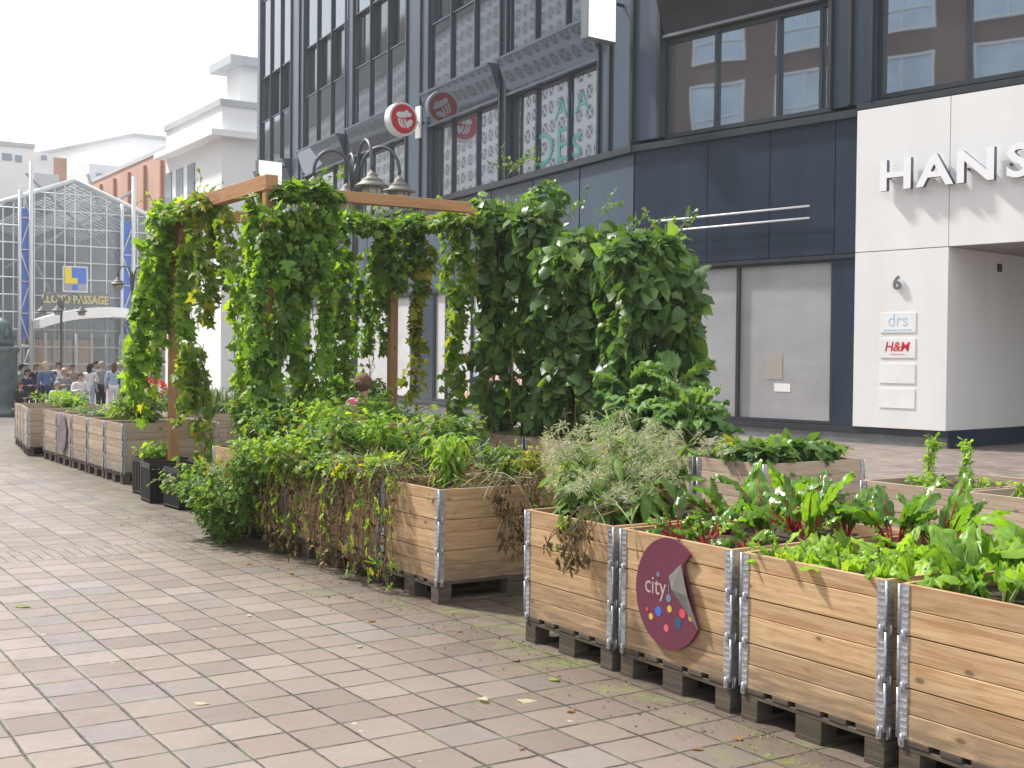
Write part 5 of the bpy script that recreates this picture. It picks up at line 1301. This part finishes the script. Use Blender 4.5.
    for s in (-1,1):
        e = MB(); e.lathe([(.003,.006),(.009,0),(.003,-.006)], (hx+s*.032, fy-.004, hz_+.012), 8); e.build('eye', SHOE, root)
        e = MB(); e.lathe([(.004,.025),(.014,.01),(.014,-.01),(.004,-.025)], (hx+s*.086, hy+.01, hz_), 8); e.build('ear', SKIN, root)
        # hand with fingers
        h0 = Vector(V['ha'+('l' if s < 0 else 'r')]); w0 = Vector(V['wr'+('l' if s < 0 else 'r')]); d = (h0-w0).normalized(); sd = d.cross(Vector((0,.3,1))).normalized()
        f = MB()
        for q in range(4): o0 = h0+sd*(.018*(q-1.5)); f.tube([o0, o0+d*.035, o0+d*(.06-.006*abs(q-1.4))+Vector((0,.01,-.008))], [.009,.008,.006], 5)
        f.tube([h0-d*.02-sd*.03*s, h0+d*.015-sd*.05*s], [.01,.007], 5); f.build('fingers', SKIN, root)
    mo = MB(); mo.box(hx-.02, hx+.02, fy-.008, fy+.0, hz_-.05, hz_-.043); mo.build('mouth', LIP, root)
    return root
LIP = simple('lips', (.4,.15,.13), .5); SHOE = simple('dark_leather', (.02,.018,.017), .5)
def cl(n, c): return simple(n, c, .85, 0, .15, 6)
NAVY = cl('navy_cloth', (.03,.045,.09)); DEN = cl('denim', (.10,.17,.32)); LDEN = cl('light_denim', (.36,.46,.58)); WHT = cl('white_cloth', (.72,.72,.72)); GRY = cl('grey_cloth', (.28,.29,.30)); BLK = cl('black_cloth', (.02,.02,.024)); TANC = cl('tan_cloth', (.35,.27,.2))
HB = cl('blonde_hair', (.55,.42,.24)); HD = cl('dark_hair', (.025,.018,.014)); HBR = cl('brown_hair', (.14,.075,.04)); HG_ = cl('grey_hair', (.36,.34,.31))
zp = -.35; XP = -34
def px_y(X, x=XP): return at(X, 380, x).y
person('blonde woman in a denim jacket standing with her back to us', XP, px_y(46), zp, R(95), 'stand', DEN, NAVY, HB, .18, .98)
person('dark-haired woman in a white jacket and pale jeans', XP+.3, px_y(87), zp, R(60), 'arms', WHT, LDEN, HD, .12, .95)
person('grey-haired woman in a grey coat between two standing women', XP-.6, px_y(101,XP-.6), zp, R(-60), 'stand', GRY, BLK, HG_, .02, .99)
person('brown-haired girl in a light denim jacket and white trousers', XP+.2, px_y(112), zp, R(75), 'stand', LDEN, WHT, HBR, .2, .98)
person('person in a black jacket at the edge of the hop vine', XP, px_y(124), zp, R(30), 'arms', BLK, BLK, HD, .0, .98)
person('man in a navy jacket sitting at the left end of the group', XP-1.5, px_y(27,XP-1.5), zp+.16, R(-70), 'sit', NAVY, BLK, HD, 0, 1)
person('bald man in a grey shirt sitting between the standing people', XP-1.2, px_y(64,XP-1.2), zp+.16, R(-90), 'sit', GRY, TANC, SKIN, 0, 1.02)
person('person in white clothes sitting low in front of the bald man', XP+1.2, px_y(57,XP+1.2), zp-.12, R(-80), 'sit', WHT, WHT, HG_, .02, .95)
person('small dark-dressed person sitting at the far left beside the column', XP+.5, px_y(20,XP+.5), zp-.1, R(-60), 'sit', BLK, NAVY, HBR, .05, .92)
person('person in dark clothes sitting behind the blonde woman', XP-1.7, px_y(54,XP-1.7), zp+.1, R(-100), 'sit', NAVY, BLK, HD, 0, .98)
person('person in a dark coat behind the woman in the white jacket', XP-1.2, px_y(79,XP-1.2), zp, R(-100), 'sit', BLK, BLK, HBR, 0, 1.0)
crowd = [(21,-2.5,'stand',GRY,NAVY,HD,20,'standing man in grey at the far left behind the seated people'),(36,-3,'stand',BLK,BLK,HBR,-80,'dark-coated standing person left of the blonde woman'),(72,-2.6,'stand',TANC,DEN,HBR,-95,'person in a tan jacket standing behind the bald man'),
    (95,-2.2,'stand',DEN,BLK,HD,-70,'person in denim behind the grey-haired woman'),(58,-4,'stand',WHT,BLK,HD,-90,'distant standing person in a white top'),(118,-2.4,'stand',NAVY,NAVY,HB,-60,'blonde person in navy behind the girl in white trousers'),(80,1.6,'sit',WHT,DEN,HBR,-90,'child in white sitting in front of the standing group')]
for X_, dx, ps, c1, c2, c3, f_, lb in crowd:
    person(lb, XP+dx, px_y(X_, XP+dx), zp+(.1 if ps == 'sit' else 0), R(f_), ps, c1, c2, c3, .03, .93+.06*((X_*7) % 3)/2)
def bench(x, y0, y1, z, h, label):
    root = empty('bench', (x, (y0+y1)/2, z), 0, label, 'bench', 'benches under the seated people'); w = (y1-y0)/2
    MB().box(-.2,.2,-w,w,h-.05,h).build('seat', W_OLD, root)
    for s in (-1,1): MB().box(-.16,.16,s*(w-.2)-.04,s*(w-.2)+.04,0,h-.051).build('leg', P_FIN, root)
bench(XP-1.45, px_y(20,-35.4), px_y(84,-35.4), zp, .55, 'long bench behind the standing women')
bench(XP+.85, px_y(14,-33), px_y(64,-33), zp, .30, 'low front bench at the left of the group')
# woman among the beds
FLORAL = NT('floral_cloth'); FLORAL.set(FLORAL.mix(FLORAL.rng(FLORAL.noise(FLORAL.obj(), 14, 3), .47, .55), (.7,.62,.62), (.55,.08,.14)), .8); FLORAL = FLORAL.m
person('brown-haired woman in a pink patterned top seen from behind among the planters', -5.55, 1.68, 0, R(35), 'stand', FLORAL, NAVY, simple('auburn_hair', (.17,.095,.055), .8, 0, .6, 60, .9), .0, .815, True)

# ------------------------------------------------------------------ light
w = bpy.data.worlds.new('World'); S.world = w; w.use_nodes = True; t = w.node_tree
bg = t.nodes['Background']; sky = t.nodes.new('ShaderNodeTexSky'); sky.sky_type = 'NISHITA'; sky.sun_disc = False
SUN_EL, SUN_AZ = 48, -155   # direction towards the sun, azimuth measured from +X counter-clockwise
sky.sun_elevation = R(SUN_EL); sky.sun_rotation = R(90-SUN_AZ); sky.dust_density = 4; sky.air_density = 1; sky.altitude = 0
mx = t.nodes.new('ShaderNodeMix'); mx.data_type = 'RGBA'; mx.inputs[0].default_value = .82
t.links.new(sky.outputs[0], mx.inputs[6]); mx.inputs[7].default_value = (7.3, 7.45, 7.7, 1)   # thin bright cloud veil
t.links.new(mx.outputs[2], bg.inputs[0]); bg.inputs[1].default_value = .12
sl = bpy.data.lights.new('sun', 'SUN'); sl.energy = 4.1; sl.angle = R(4); sl.color = (1, .965, .92)
so = bpy.data.objects.new('sun', sl); COL.objects.link(so)
dv = Vector((math.cos(R(SUN_AZ))*math.cos(R(SUN_EL)), math.sin(R(SUN_AZ))*math.cos(R(SUN_EL)), math.sin(R(SUN_EL))))
so.rotation_euler = (-dv).to_track_quat('-Z', 'Y').to_euler()
S.view_settings.view_transform = 'Standard'; S.view_settings.look = 'None'; S.view_settings.exposure = .68; S.view_settings.gamma = 1
S.view_settings.use_curve_mapping = False
S.cycles.max_bounces = 6; S.cycles.transparent_max_bounces = 12
for o in list(bpy.data.objects):
    pass
hz_m = bpy.data.materials.new('haze'); hz_m.use_nodes = True; ht = hz_m.node_tree; ht.nodes.remove(ht.nodes['Principled BSDF'])
pv = ht.nodes.new('ShaderNodeVolumePrincipled'); pv.inputs['Color'].default_value = (.95,.97,1,1); pv.inputs['Density'].default_value = .0009; pv.inputs['Anisotropy'].default_value = .3
ht.links.new(pv.outputs[0], ht.nodes['Material Output'].inputs['Volume'])
hb = MB().box(-402, 302, -302, 302, -2.4, 41).build('haze', hz_m); tag(hb, kind='stuff')
